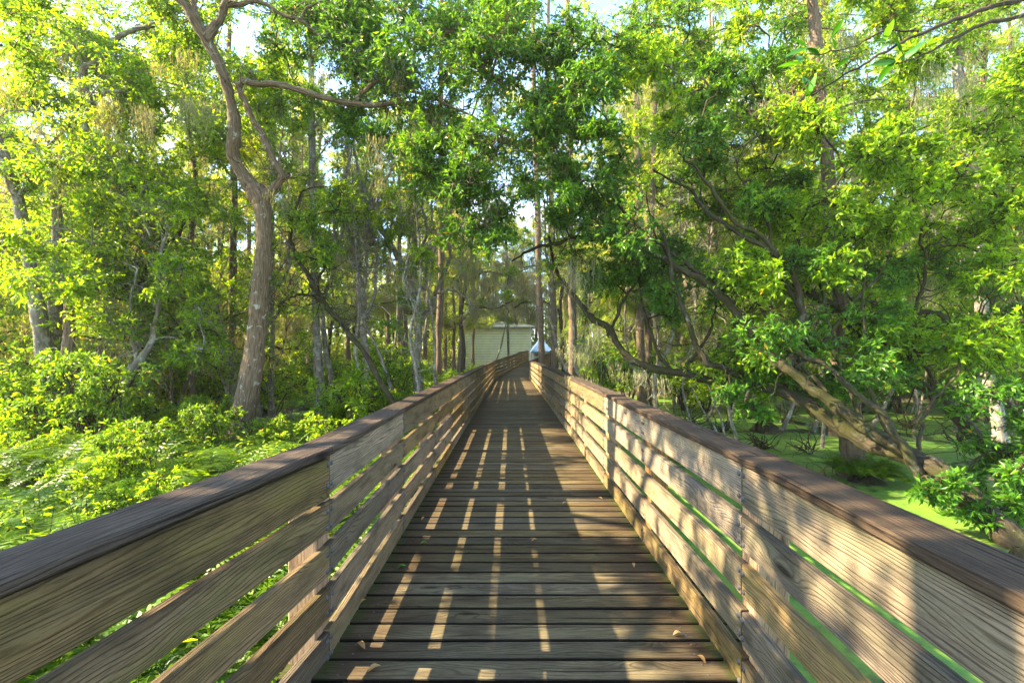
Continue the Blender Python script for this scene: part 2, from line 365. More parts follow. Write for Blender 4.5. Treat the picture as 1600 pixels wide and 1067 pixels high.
# ------------------------------------------------------------------ ground and water
WZ = -0.75
def smooth(a, b, x): t = np.clip((x - a) / (b - a), 0, 1); return t * t * (3 - 2 * t)
_ph = U(0, 6, 12)
def bumps(x, y): return (np.sin(x * .9 + _ph[0] + np.sin(y * .7) * 1.2) + np.sin(y * 1.1 + _ph[1] + np.sin(x * .6)) + .6 * np.sin(x * 2.3 + y * 1.7 + _ph[2])) / 2.6
def ground_z(x, y):
    left = 1 - smooth(-1.9, -1.0, x)
    z = -1.15 + left * (.58 + .10 * bumps(x, y))
    for cx, cy, r in ((-6.9, 14.0, 2.0), (-7.6, 11.6, 1.5), (-5.5, 17, 1.8), (-11, 19, 2.5)):
        z = z - .5 * np.exp(-((x - cx) ** 2 + (y - cy) ** 2) / r ** 2)
    far = smooth(21, 27, y + .25 * np.abs(x) + 1.5 * bumps(x * .5, y * .5)); z = z * (1 - far) + (-.45 + .12 * bumps(x, y)) * far
    fr = smooth(22, 28, x); z = z * (1 - fr) + (-.4) * fr
    return z
gx = np.unique(np.concatenate([np.linspace(-400, -40, 13), np.linspace(-40, 40, 161), np.linspace(40, 400, 13)]))
gy = np.unique(np.concatenate([np.linspace(-60, -10, 6), np.linspace(-10, 60, 141), np.linspace(60, 500, 13)]))
X, Y = np.meshgrid(gx, gy, indexing='ij'); Z = ground_z(X, Y); nx_, ny_ = X.shape
idx = np.arange(nx_ * ny_).reshape(nx_, ny_)
q = np.stack([idx[:-1, :-1], idx[1:, :-1], idx[1:, 1:], idx[:-1, 1:]], -1).reshape(-1, 4)
gm = mesh_np('ground', np.stack([X, Y, Z], -1).reshape(-1, 3), q, [M['soil']], smooth=True)
tag(link('ground', gm), 'dark swampy forest floor under the ferns and trees', 'ground', kind='structure')
a = Acc(); a.add([(-45, -20, WZ), (45, -20, WZ), (45, 60, WZ), (-45, 60, WZ)], [[0, 1, 2, 3]])
tag(a.obj('water', M['water']), 'still swamp water covered in bright green duckweed', 'water', kind='structure')

# ------------------------------------------------------------------ boardwalk
def board(acc, p0, p1, wv, wt, h, t, bev=.006, seg=4, warp=.0, mi=0, tone=None, flip=1):
    """board from p0 to p1 (centre line); wv = unit vector across height h, wt = unit vector across thickness t"""
    p0, p1, wv, wt = map(lambda v: np.asarray(v, float), (p0, p1, wv, wt))
    hh, tt = h / 2, t / 2
    prof = [(-hh + bev, -tt), (hh - bev, -tt), (hh, -tt + bev), (hh, tt - bev), (hh - bev, tt), (-hh + bev, tt), (-hh, tt - bev), (-hh, -tt + bev)]
    s = np.linspace(0, 1, seg + 1); Ln = np.linalg.norm(p1 - p0); V = []
    wob = np.concatenate([[0], rng.normal(size=max(seg - 1, 0)) * warp, [0]]) if warp else np.zeros(seg + 1)
    for i, k in enumerate(s):
        c = p0 + (p1 - p0) * k + wv * wob[i]
        V += [c + wv * a_ + wt * b_ for a_, b_ in prof]
    per = np.cumsum([0] + [math.dist(prof[i], prof[(i + 1) % 8]) for i in range(8)])
    u0, v0 = U(0, 50), 10 * int(rng.integers(1, 12)) + .15 - (h - 2 * bev); Q, UV = [], []
    for i in range(seg):
        for j in range(8):
            a_, b_ = i * 8 + j, i * 8 + (j + 1) % 8; Q.append((a_, b_, b_ + 8, a_ + 8))
            UV += [(u0 + s[i] * Ln, v0 + per[j]), (u0 + s[i] * Ln, v0 + per[j + 1]), (u0 + s[i + 1] * Ln, v0 + per[j + 1]), (u0 + s[i + 1] * Ln, v0 + per[j])]
    e = seg * 8
    for o_, rev in ((0, False), (e, True)):
        for qd in ((0, 1, 2, 7), (7, 2, 3, 6), (6, 3, 4, 5)):
            qd = [o_ + x for x in qd]; Q.append(qd[::-1] if not rev else qd); UV += [(u0 + V[x] @ wt, v0 + V[x] @ wv) for x in qd]
    tn = U(0, 1) if tone is None else tone
    acc.add(np.array(V), np.array(Q), tn, np.array(UV), mi)
def dome(acc, c, nrm, r=.013, h=.008, mi=0):
    nrm = norm(np.asarray(nrm, float)); a1 = norm(np.cross(nrm, [0.1, 0.2, 1.0])); a2 = np.cross(nrm, a1); V = []
    ang = np.arange(8) / 8 * 2 * np.pi
    for rr, hh in ((1.0, 0), (1.0, .25), (.75, .75), (.25, 1.0)):
        V += [np.asarray(c) + nrm * h * hh + (a1 * math.cos(t) + a2 * math.sin(t)) * r * rr for t in ang]
    Q = [(i * 8 + j, i * 8 + (j + 1) % 8, i * 8 + 8 + (j + 1) % 8, i * 8 + 8 + j) for i in range(3) for j in range(8)]
    Q += [(24, 25, 26, 27), (24, 27, 28, 31), (28, 29, 30, 31)]
    acc.add(np.array(V), np.array(Q), .5, None, mi, True)

def deck_z(y): return float(np.interp(y, [0, 8, 18, 27, 31, 36, 46], [0, 0, -.05, -.12, .08, .36, .52]))
SP = 1.524
# inner faces of the railings as polylines in plan
LEFT = [(-1.30, -1.2), (-1.09, .68), (-.893, 2.22), (-.905, 12), (-.97, 26.6), (.55, 35.0), (1.75, 46.0)]
RIGHT = [(.93, -1.2), (.975, .5), (1.03, 2.03), (1.03, 12), (1.02, 26.8), (2.75, 35.0), (3.9, 46.0)]
def posts_along(line, first):
    out = []
    for i in range(first):  # near bays keep their own joints
        out.append(line[i])
    cur = np.array(line[first]); out.append(tuple(cur)); seg = first
    while seg < len(line) - 1:
        nxt = np.array(line[seg + 1]); d = np.linalg.norm(nxt - cur)
        if d < SP * .6: seg += 1; continue
        cur = cur + (nxt - cur) / d * min(SP, d) if d < SP * 1.4 else cur + (nxt - cur) / d * SP
        out.append(tuple(cur))
    return out
walk = empty('boardwalk', (0, 0, 0), 'weathered wooden boardwalk with slatted side railings running away through the swamp', 'boardwalk')
BZ = [(.048, .147), (.262, .147), (.470, .147), (.681, .147), (.895, .192)]
def railing(line, side, joint_every, phase):
    pts = posts_along(line, 2); nb = len(pts) - 1; far = Acc(); farcap = Acc(); farpost = Acc()
    for i, (x, y) in enumerate(pts):           # posts
        z0 = deck_z(y); a = np.array(pts[max(i - 1, 0)]); b = np.array(pts[min(i + 1, nb)]); t = norm(b - a); nn = np.array([t[1], -t[0]]) * side
        c = np.array([x, y]) + nn * (.038 + .07); acc = Acc() if i < 14 else farpost
        board(acc, [*c, -1.35], [*c, z0 + .985], [t[0], t[1], 0], [nn[0], nn[1], 0], .14, .138, .006, 3)
        if i < 14: acc.obj('post', M['post_wood'], walk)
    step = 1
    i = 0; capi = 0
    segs = []
    while i < nb:
        j = min(i + (joint_every if i >= 2 else 1), nb)
        k = i + 1                               # a joint where the walk bends
        while k < j:
            v1 = norm(np.array(pts[k]) - pts[i]); v2 = norm(np.array(pts[j]) - pts[k])
            if abs(v1[0] * v2[1] - v1[1] * v2[0]) > .02: j = k
            k += 1
        segs.append((i, j)); i = j
    for (i, j) in segs:
        p0, p1 = np.array(pts[i]), np.array(pts[j]); t = norm(p1 - p0); nn = np.array([t[1], -t[0]]) * side
        z0, z1 = deck_z(p0[1]), deck_z(p1[1]); g0 = .004
        near = p0[1] < 13.5
        for bi, (zc, h) in enumerate(BZ):
            acc = Acc() if near else far
            jz = rng.normal() * .003; jn = rng.normal() * .0015 + .002
            a_ = np.array([*(p0 + t * (g0 if i else 0) + nn * (.019 + jn)), z0 + zc + jz]); b_ = np.array([*(p1 - t * (g0 + abs(rng.normal()) * .003) + nn * (.019 + jn)), z1 + zc + jz + rng.normal() * .004])
            nv = np.array([nn[0], nn[1], 0]); board(acc, a_, b_, [0, 0, 1], nv, h + rng.normal() * .002, .038, .005, 6, .0012)
            if near:
                rb = acc.obj('rail_board', M['rail_wood'], walk)
                if p0[1] < 3.4:
                    for q_ in ([i, j] if j < nb else [i]):
                        pq = np.array(pts[q_]); sg = 1 if q_ == i else -1
                        for dz in (-.043, .037) if h < .15 else (-.052, .05):
                            bolt = Acc(); zz = deck_z(pq[1]) + zc + dz
                            dome(bolt, [*(pq + t * sg * (.022 + U(-.003, .003)) + nn * jn), zz], -nv); bo = bolt.obj('bolt', M['metal'], rb)
            else:
                pass
        # cap plank
        acc = Acc() if near else farcap; nv = np.array([nn[0], nn[1], 0])
        ov = .012; cc = .092 - ov
        board(acc, [*(p0 + nn * cc), z0 + 1.01], [*(p1 + nn * cc + t * -.002), z1 + 1.01 + rng.normal() * .002], nv, [0, 0, 1], .184, .038, .008, 6, .001)
        if near: acc.obj('handrail_cap', M['cap_wood'], walk)
    # nail heads further along, too many to part
    nails = Acc()
    for i, (x, y) in enumerate(pts):
        if 3.4 < y < 16:
            a = np.array(pts[i - 1]); b = np.array(pts[min(i + 1, nb)]); t = norm(b - a); nn = np.array([t[1], -t[0]]) * side
            for zc, h in BZ:
                for dz in (-.04, .035):
                    for dt in (-.02, .02): dome(nails, [*(np.array([x, y]) + t * dt + nn * .0), deck_z(y) + zc + dz], [-nn[0], -nn[1], 0], .011, .006)
    tag(nails.obj('bolts', M['metal'], walk), kind='stuff')
    tag(far.obj('rail_boards', M['rail_wood'], walk), kind='stuff')
    tag(farcap.obj('handrail_caps', M['cap_wood'], walk), kind='stuff'); tag(farpost.obj('posts', M['post_wood'], walk), kind='stuff')
    return pts
railing(LEFT, -1, 1, 0); railing(RIGHT, 1, 2, 0)
# deck planks
dk = Acc(); y = -1.2; li = np.array(LEFT); ri = np.array(RIGHT)
def edge(l, y): return float(np.interp(y, l[:, 1], l[:, 0]))
# walk the centre line so that planks fan round the bends
cy = -1.2; pitch = .1445
while cy < 45.5:
    xl, xr = edge(li, cy), edge(ri, cy); z = deck_z(cy)
    if cy < 1.9: ang = .07
    elif cy < 26: ang = 0.0
    elif cy < 28: ang = -.17 * (cy - 26) / 2
    else: ang = -.17
    if cy < 1.9: ang = 0.0
    pa = np.array([xl - .17, cy - ang * -1.0 * 0 , z]); pb = np.array([xr + .17, cy, z])
    if ang: pa[1] += -ang * .9; pb[1] += ang * .9
    skew = rng.normal() * .0015
    zj = rng.normal() * .0009
    wv = norm(np.array([-(pb - pa)[1], (pb - pa)[0], 0]))
    slope = (deck_z(cy + .3) - deck_z(cy - .3)) / .6
    board(dk, pa + [0, skew, -.019 + zj], pb + [0, -skew, -.019 + zj + rng.normal() * .001], norm(wv + [0, 0, slope]), [0, 0, 1], .1325 + rng.normal() * .0014, .038, .006, 5, .0010)
    cy += pitch
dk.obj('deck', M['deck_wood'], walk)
ns = Acc()
cy = -1.2
while cy < 12:
    for xx in (edge(li, cy) + .10, -.05, edge(ri, cy) - .12):
        for dy in (-.035, .035): dome(ns, [xx + rng.normal() * .006, cy + dy, .0015], [0, 0, 1], .0055, .002)
    cy += pitch
tag(ns.obj('nails', M['metal'], walk), kind='stuff')
for fx in (.12, .5, .88):      # beams under the planks
    st = Acc()
    for y0 in np.arange(-1.2, 45, 2.0):
        y1 = min(y0 + 1.995, 45.5); xa = edge(li, y0) * (1 - fx) + edge(ri, y0) * fx; xb = edge(li, y1) * (1 - fx) + edge(ri, y1) * fx
        board(st, [xa, y0, deck_z(y0) - .135], [xb, y1, deck_z(y1) - .135], [0, 0, 1], [1, 0, 0], .18, .05, .004, 1)
    st.obj('stringer', M['post_wood'], walk)

# fallen leaves lying on the deck
def leafthing(px, py, ln, rz, kind, label, group=None):
    ln *= .8
    d = F * EYE / (py - HOR); x = (px - 800) / F * d; r = empty('fallen_leaf', (x, d, deck_z(d) + .004), label, 'leaf', group) if False else None
    n = 8; s = np.linspace(0, 1, n); wdt = np.sin(np.pi * s ** .85) * ln * .24; cz = .010 * np.sin(s * 3) + U(.003, .012) * s
    V = []
    for i in range(n):
        V += [(s[i] * ln - ln / 2, -wdt[i], cz[i] + wdt[i] * .5 + .001), (s[i] * ln - ln / 2, 0, cz[i] + .001), (s[i] * ln - ln / 2, wdt[i], cz[i] + wdt[i] * .5 + .001)]
    V = np.array(V); Q = [(i * 3 + j, i * 3 + j + 1, i * 3 + j + 4, i * 3 + j + 3) for i in range(n - 1) for j in (0, 1)]
    me = mesh_np('fallen_leaf', V, np.array(Q), [M[kind]], np.full(len(Q), U(.2, .95)), smooth=True)
    o = link('fallen_leaf', me); o.location = (x, d, deck_z(d) + .004); o.rotation_euler = (0, 0, rz); tag(o, label, 'leaf', group); return o
LG = 'leaves fallen on the boardwalk'
leafthing(627, 888, .085, .4, 'big_leaf', 'green leaf on the deck nearer the camera of the two green ones', LG)
leafthing(662, 850, .07, .1, 'big_leaf', 'green leaf on the deck farther from the camera', LG)
leafthing(564, 1012, .075, 2.6, 'dry_leaf', 'curled brown leaf on the deck by a sunlit stripe at lower left', LG)
leafthing(585, 1047, .08, .6, 'dry_leaf', 'brown leaf at the bottom edge of the deck left of centre', LG)
leafthing(566, 943, .07, .9, 'dry_leaf', 'yellow brown leaf tucked beside the left kickboard', LG)
leafthing(1058, 993, .06, 0.1, 'dry_leaf', 'pale tan leaf on the right side of the deck', LG)
leafthing(1096, 1033, .06, 2.0, 'dry_leaf', 'orange brown leaf nearest the right railing at the bottom', LG)
leafthing(835, 846, .06, .2, 'dry_leaf', 'pale leaf alone near the middle of the deck', LG)
leafthing(661, 812, .06, 1.2, 'dry_leaf', 'yellow leaf on the left of the deck beyond the green ones', LG)
leafthing(882, 787, .06, .5, 'dry_leaf', 'tan leaf in the sunny patch of the deck', LG)
leafthing(938, 780, .06, 2.5, 'dry_leaf', 'small tan leaf beside the right kickboard past the sunny patch', LG)
leafthing(990, 885, .05, 1.5, 'dry_leaf', 'small yellow leaf right of centre in the shade', LG)

# ------------------------------------------------------------------ buildings at the far end
def box(acc, x0, x1, y0, y1, z0, z1, mi=0):
    V = [(x, y, z) for z in (z0, z1) for (x, y) in ((x0, y0), (x1, y0), (x1, y1), (x0, y1))]
    Q = [(0, 3, 2, 1), (4, 5, 6, 7), (0, 1, 5, 4), (1, 2, 6, 5), (2, 3, 7, 6), (3, 0, 4, 7)]; acc.add(np.array(V, float), np.array(Q), .5, None, mi)
BD = 52.0
def bx(px): return (px - 800) / F * BD
def bz(py): return EYE + (HOR - py) / F * BD
house = empty('building', (bx(778), BD, ground_z(0, BD)), 'pale green clapboard building beyond the end of the boardwalk', 'building')
O = np.array(house.location); x0, x1, ztop, zb = bx(718), bx(828), bz(511), -.6
s = Acc(); zz = zb; pit = .29
while zz < ztop - .05:     # lapped siding boards on the front and the right side
    t_ = min(zz + pit * .88, ztop)
    s.add([(x0, BD - .085, zz), (x1, BD - .085, zz), (x1, BD - .012, t_), (x0, BD - .012, t_)], [[0, 1, 2, 3]])
    s.add([(x0, BD - .085, zz), (x0, BD, zz), (x1, BD, zz), (x1, BD - .085, zz)], [[0, 1, 2, 3]])
    zz += pit
s.obj('siding', M['siding'], house, O)
s = Acc(); box(s, x0, x1, BD, BD + 8, zb, ztop); s.obj('wall', plain('wall_shadow_backing', (.22, .24, .14), .8, .1), house, O)  # darker backing colour stands in for shadow lines between the siding boards
s = Acc(); box(s, x1 - .0, x1 + .16, BD - .08, BD + .12, zb, ztop); s.obj('corner_board', M['trim'], house, O)
s = Acc(); box(s, x0 - .6, x1 + .5, BD - .62, BD - .56, ztop - .02, ztop + .14); s.obj('fascia', M['trim'], house, O)
s = Acc(); rz_ = bz(497)
V = np.array([(x0 - .6, BD - .6, ztop + .12), (x1 + .5, BD - .6, ztop + .12), (x1 + .5, BD + 8.6, ztop + .12), (x0 - .6, BD + 8.6, ztop + .12), (x0 + 3, BD + 4, rz_), (x1 - 3, BD + 4, rz_)])
s.add(V, [[0, 1, 5, 4], [2, 3, 4, 5]]); s.add(V, [[1, 2, 5, 5], [3, 0, 4, 4]]) if False else None
s.add(np.array([V[1], V[2], V[5], (V[5] + V[1]) / 2, V[3], V[0], V[4], (V[4] + V[0]) / 2]), [[0, 1, 2, 3], [4, 5, 7, 6]])
s.obj('roof', M['shingle'], house, O)
KD = 47.0
def kx(px): return (px - 800) / F * KD
def kz(py): return EYE + (HOR - py) / F * KD
kiosk = empty('pavilion', (kx(848), KD, 0), 'small open pavilion with a blue metal hip roof past the end of the walk', 'pavilion'); O = np.array(kiosk.location)
s = Acc(); a0, a1 = kx(829), kx(862); zt, ze = kz(529), kz(549); cx_ = (a0 + a1) / 2; k0, k1 = KD - 1.1, KD + 1.1; e = .12
corners = [(a0, k0), (a1, k0), (a1, k1), (a0, k1)]
top = [(cx_ - e, KD - e), (cx_ + e, KD - e), (cx_ + e, KD + e), (cx_ - e, KD + e)]
V = np.array([(x, y, ze) for x, y in corners] + [(x, y, zt) for x, y in top]); s.add(V, [[0, 1, 5, 4], [1, 2, 6, 5], [2, 3, 7, 6], [3, 0, 4, 7], [4, 5, 6, 7]])
for tt in np.linspace(.1, .9, 8):    # standing seams
    for (i, j) in ((0, 1), (3, 0)):
        pa = V[i] * (1 - tt) + V[j] * tt; pb = V[4 + i] * (1 - tt) + V[4 + j] * tt
        tubes(s, np.stack([pa, pb])[None] + [0, 0, .012], np.array([[.018, .018]]), 4)
s.obj('roof', M['blue_roof'], kiosk, O)
s = Acc(); box(s, a0 + .02, a1 - .02, k0 + .02, k0 + .07, ze - .16, ze - .004); box(s, a0 + .02, a0 + .07, k0 + .074, k1, ze - .16, ze - .004); s.obj('fascia', M['blue_roof'], kiosk, O)
for (x, y) in ((a0 + .25, k0 + .2), (a1 - .25, k0 + .2), (a0 + .25, k1 - .2), (a1 - .25, k1 - .2)):
    s = Acc(); box(s, x - .06, x + .06, y - .06, y + .06, -.6, ze - .02); s.obj('post', M['trim'], kiosk, O)
s = Acc(); box(s, a0 + .3, a1 - .3, KD + .6, KD + .7, -.6, ze - .5); s.obj('back_wall', M['white_wall'], kiosk, O)

# ------------------------------------------------------------------ trees traced at their own places
def tree(name, label, cat, base, limbs, crowns, bark, leaf, L, W, mosspts=(), group=None, wig=.012, per=11, rw=.006, dens=1.0, droop=.25, sides=12):
    """limbs: first = trunk; crowns: (px,py,rpx,depth,twigs)"""
    b = P(*base); b[2] = max(b[2], -1.0); root = empty(name, b, label, cat, group); curves = []
    for i, Lm in enumerate(limbs):
        a = Acc(); c = limb(a, limb_pts(Lm), sides if i == 0 else 9, 7, wig * (.6 if i == 0 else 1)); curves.append(c)
        a.obj('trunk' if i == 0 else 'branch', bark, root, b)
    allc = np.vstack([c[len(c) // 3:] if i == 0 else c for i, c in enumerate(curves)])
    nt = int(min(170, 2.2 * len(allc))); o_ = allc[rng.integers(0, len(allc), nt)]; dd = norm(randu(nt) + [0, 0, .35]); ln_ = U(.25, 1.1, (nt, 1)); pp_ = [o_[:, :3]]
    for _ in range(6): dd = norm(dd + rng.normal(size=(nt, 3)) * .38); pp_.append(pp_[-1] + dd * ln_ / 6)
    tw_ = (np.stack(pp_, 1), np.linspace(1, .2, 7)[None] * np.minimum(o_[:, 3:4] * .6, U(.005, .014, (nt, 1))))
    if not crowns and len(allc) > 60 and nt: pass
    if crowns:
        a = Acc(); tubes(a, tw_[0], tw_[1], 4, 1); tips = allc[:, :3].copy(); todo = list(crowns)
        while todo:
            dm = [np.min(np.linalg.norm(tips - P(q_[0], q_[1], q_[3]), axis=1)) for q_ in todo]
            px, py, rp, d, tw = todo.pop(int(np.argmin(dm)))
            c = P(px, py, d); r = rp * d / F; at0 = tips[np.argmin(np.linalg.norm(tips - c, axis=1))]; tips = np.vstack([tips, c[None], ((c + at0) / 2)[None]])
            nsub = max(2, int(round((r / .46) ** 2)))
            for s_ in range(nsub):
                cc = c + randu(1)[0] * r * U(.1, 1.15) * [1.1, .9, .9] if s_ else c
                at = at0 if s_ == 0 else c
                spray(a, cc, (min(r, .75) * U(.7, 1.15),) * 3, int(tw * dens / nsub * 1.15) + 4, per, L, W, at, rw, droop=droop)
        a.obj('crown', [leaf, bark], root, b)
    if len(mosspts):
        a = Acc()
        for (px, py, d, ln) in mosspts:
            k = np.argmin(np.linalg.norm(allc[:, :3] - P(px, py, d), axis=1)); p = P(px, py, d)
            moss(a, p + rng.normal(size=(3, 3)) * [.15, .15, .05], 22, ln * d / F, .0022 + .0005 * d, .09)
        a.obj('hanging_moss', M['moss'], root, b)
    return root
def mscat(n, x0, x1, y0, y1, d0, d1, l0=40, l1=110):
    return [(U(x0, x1), U(y0, y1), U(d0, d1), U(l0, l1)) for _ in range(n)]
def cscat(n, x0, x1, y0, y1, r0, r1, d0, d1, tw):
    return [(U(x0, x1), U(y0, y1), U(r0, r1), U(d0, d1), tw) for _ in range(n)]

# the tall tree with the knot, left of the walk
c1 = [(560, 60, 85, 8.6, 150), (640, 110, 90, 8.4, 170), (700, 50, 90, 8.2, 170), (765, 130, 90, 8.0, 170), (835, 95, 75, 8.0, 150), (700, 200, 85, 8.3, 170),
      (785, 225, 85, 8.0, 170), (860, 195, 65, 7.8, 120), (672, 285, 60, 8.4, 110), (745, 300, 75, 8.2, 140), (825, 300, 55, 8.0, 100), (715, 365, 48, 8.3, 80),
      (778, 372, 38, 8.1, 60), (610, 215, 45, 8.7, 80), (490, 35, 60, 9.0, 100), (545, 170, 45, 9.0, 70), (640, 10, 70, 8.5, 130), (430, 70, 45, 9, 60), (790, 20, 60, 8, 110),
      (455, 20, 50, 9.4, 80), (600, 140, 60, 8.8, 100), (880, 270, 40, 7.9, 60), (665, 235, 50, 8.2, 90), (740, 80, 70, 7.8, 130)]
T1 = tree('oak_tree', 'tall brown oak with a gnarled knot halfway up its trunk, left of the boardwalk', 'tree', (368, 712, 9.2),
    [[(366, 716, 9.2, 31), (376, 672, 9.2, 23), (390, 610, 9.2, 19), (402, 520, 9.2, 17.5), (409, 440, 9.2, 16.5), (413, 370, 9.2, 15), (411, 325, 9.2, 17), (402, 303, 9.2, 21), (398, 290, 9.2, 17)],
     [(406, 315, 9.2, 17), (388, 290, 9.2, 15), (368, 262, 9.1, 12.5), (360, 235, 9.0, 11.5), (366, 205, 8.9, 11), (362, 165, 8.8, 10.5), (350, 125, 8.7, 10), (333, 85, 8.6, 10.5), (318, 54, 8.5, 11.5), (298, 22, 8.4, 9), (272, -8, 8.3, 8), (245, -45, 8.2, 7)],
     [(322, 62, 8.5, 9), (338, 32, 8.5, 8), (352, 5, 8.5, 7), (382, -28, 8.4, 6)],
     [(308, 34, 8.4, 6), (302, 5, 8.4, 5.5), (308, -30, 8.4, 5)],
     [(408, 305, 9.2, 14), (424, 294, 9.1, 9), (436, 275, 9.0, 6.5), (421, 245, 8.9, 6.5), (401, 205, 8.8, 6), (383, 165, 8.7, 6), (371, 141, 8.6, 6.5), (378, 130, 8.6, 6.5), (402, 135, 8.6, 6), (450, 143, 8.6, 5.8), (520, 158, 8.6, 5.5), (590, 166, 8.5, 4.8), (638, 163, 8.5, 4), (668, 190, 8.4, 3), (690, 240, 8.3, 2)],
     [(552, 162, 8.6, 4.5), (572, 141, 8.6, 4.2), (598, 124, 8.5, 4.2), (640, 140, 8.4, 3.4), (700, 165, 8.2, 2.6), (770, 200, 8.0, 1.6)],
     [(422, 297, 9.1, 7), (438, 284, 9.1, 5.5), (452, 272, 9.1, 3.5)],
     [(436, 280, 9.0, 2.6), (438, 240, 9.0, 2), (441, 205, 9.0, 1.2)],
     [(350, 10, 8.5, 4.5), (400, 2, 8.5, 4), (440, 22, 8.5, 3.5), (470, 30, 8.5, 3), (500, 55, 8.6, 2), (540, 90, 8.6, 1.5)],
     [(470, 32, 8.5, 2.5), (485, 12, 8.5, 2), (540, -5, 8.4, 2)]],
    c1 + cscat(16, 430, 800, -30, 200, 40, 60, 8.5, 10.5, 80), M['bark'], M['leaf_dark'], .105, .036, mscat(16, 560, 880, 60, 330, 8, 8.8, 35, 90) + [(436, 305, 9.0, 50)], wig=.008, per=12)

# pale trunks far left
tree('tree', 'pale lichened trunk curving in from the left edge', 'tree', (70, 620, 9.8),
    [[(78, 640, 9.8, 14), (62, 500, 9.8, 12), (50, 440, 9.8, 10), (40, 370, 9.8, 10), (28, 310, 9.7, 9.5), (8, 250, 9.6, 9), (-20, 190, 9.5, 8)],
     [(28, 310, 9.7, 5), (60, 270, 9.6, 4), (75, 230, 9.5, 3), (110, 190, 9.4, 2)]],
    cscat(26, -40, 190, -20, 520, 45, 65, 8.8, 13, 80), M['bark_pale'], M['leaf_bright'], .10, .042, mscat(10, 0, 180, 20, 330, 9, 10), wig=.01)
tree('tree', 'pale trunk with an S-shaped upper limb near the left edge', 'tree', (90, 640, 10.2),
    [[(86, 660, 10.2, 15), (84, 520, 10.2, 12), (88, 430, 10.2, 10.5), (89, 350, 10.2, 9.5), (86, 290, 10.2, 9)],
     [(86, 295, 10.2, 8), (100, 268, 10.1, 8), (124, 240, 10, 8), (140, 215, 9.9, 7), (138, 190, 9.8, 6.5), (146, 165, 9.7, 6), (133, 140, 9.6, 6), (136, 112, 9.5, 6), (160, 96, 9.5, 5.5), (185, 60, 9.4, 5), (230, 45, 9.4, 4), (262, 28, 9.4, 3)],
     [(84, 290, 10.2, 6), (70, 268, 10.2, 5), (75, 230, 10.1, 3.5), (60, 200, 10, 2.5)],
     [(142, 162, 9.7, 4.5), (160, 140, 9.6, 4), (190, 135, 9.6, 3), (220, 110, 9.5, 2)],
     [(95, 285, 10.2, 3.5), (130, 288, 10.1, 3.2), (175, 300, 10, 3), (210, 320, 9.9, 2.4), (235, 370, 9.9, 1.8)]],
    cscat(30, 90, 400, -20, 480, 42, 62, 9, 14, 80) + cscat(34, -20, 400, -40, 260, 38, 58, 8.8, 13, 80), M['bark_pale'], M['leaf_bright'], .10, .042, mscat(16, 90, 340, 20, 300, 9, 10.5), wig=.012)
# broken stump beside them
tr = tree('tree_stump', 'broken reddish brown dead trunk beside the pale trees at left', 'stump', (106, 650, 9.6),
    [[(106, 660, 9.6, 11), (107, 600, 9.6, 9.5), (106, 530, 9.6, 9), (107, 473, 9.6, 8.5), (109, 468, 9.6, 3)],
     [(101, 480, 9.6, 3), (101, 466, 9.6, 1.5)], [(111, 482, 9.6, 3.2), (112, 462, 9.6, 1)]], [], M['bark_red'], M['leaf_oak'], .1, .04)
# leaning stems left
def lean(label, pts, crowns, bark, leafm, name='tree', base=None, ms=(), L=.10, W=.042, wig=.02, **kw):
    return tree(name, label, 'tree', base or pts[0][0][:3], pts, crowns, bark, leafm, L, W, ms, wig=wig, **kw)
lean('crooked grey trunk leaning right behind the ferns at left', [[(160, 680, 9.9, 9), (182, 620, 9.9, 8), (212, 570, 10, 8), (240, 530, 10, 6), (246, 480, 10, 3.5), (250, 420, 10, 3), (262, 350, 10, 2.2)],
     [(216, 566, 10, 4), (205, 500, 10, 2.5), (215, 420, 10, 2)]], cscat(9, 150, 340, 380, 560, 35, 55, 9.5, 11, 60), M['bark_pale'], M['leaf_bright'])
lean('thin dark trunk slanting up to the right across the left woods', [[(150, 560, 11.5, 6), (172, 520, 11.5, 5.5), (196, 478, 11.5, 5), (232, 425, 11.5, 5), (255, 395, 11.5, 4.5), (285, 362, 11.5, 3), (290, 340, 11.5, 2)],
     [(250, 398, 11.5, 3), (256, 365, 11.5, 2.5), (245, 350, 11.5, 2)], [(100, 400, 11.5, 2), (125, 380, 11.5, 3), (160, 372, 11.5, 3), (190, 385, 11.5, 2.5), (230, 420, 11.5, 2)]],
     cscat(8, 140, 320, 280, 520, 35, 55, 10.5, 12.5, 60), M['bark_oak'], M['leaf_oak'])
lean('straight slim trunk just left of the knotted oak', [[(362, 640, 14, 8), (364, 520, 14, 7), (364, 400, 14, 6.5), (366, 300, 14, 6), (364, 180, 14, 5), (360, 60, 14, 4), (362, -40, 14, 3)]],
     cscat(12, 260, 460, -20, 330, 35, 55, 13, 16, 60), M['bark'], M['needle'], L=.14, W=.02, ms=mscat(12, 300, 420, 40, 320, 13, 15))
lean('straight pale grey trunk right of the knotted oak', [[(497, 672, 12.8, 10), (497, 600, 12.8, 8.5), (493, 500, 12.8, 7.5), (490, 400, 12.8, 7), (487, 280, 12.8, 6.5), (485, 150, 12.8, 5.5), (480, 0, 12.8, 4.5), (478, -60, 12.8, 4)],
     [(487, 200, 12.8, 3), (505, 180, 12.7, 2.4), (530, 175, 12.6, 2)]],
     cscat(10, 410, 590, -30, 280, 35, 55, 12, 14.5, 60), M['bark_pale'], M['leaf_oak'], ms=mscat(10, 420, 580, 20, 300, 12, 14))
lean('thin brown trunk between the S-limbed tree and the knotted oak', [[(300, 640, 13, 6), (306, 520, 13, 5), (298, 400, 13, 4.5), (308, 280, 13, 4), (290, 160, 13, 3.4), (300, 40, 13, 2.6), (300, -40, 13, 2)]], cscat(16, 200, 480, -30, 330, 36, 56, 12, 15, 64), M['bark'], M['leaf_bright'], L=.12, W=.045)
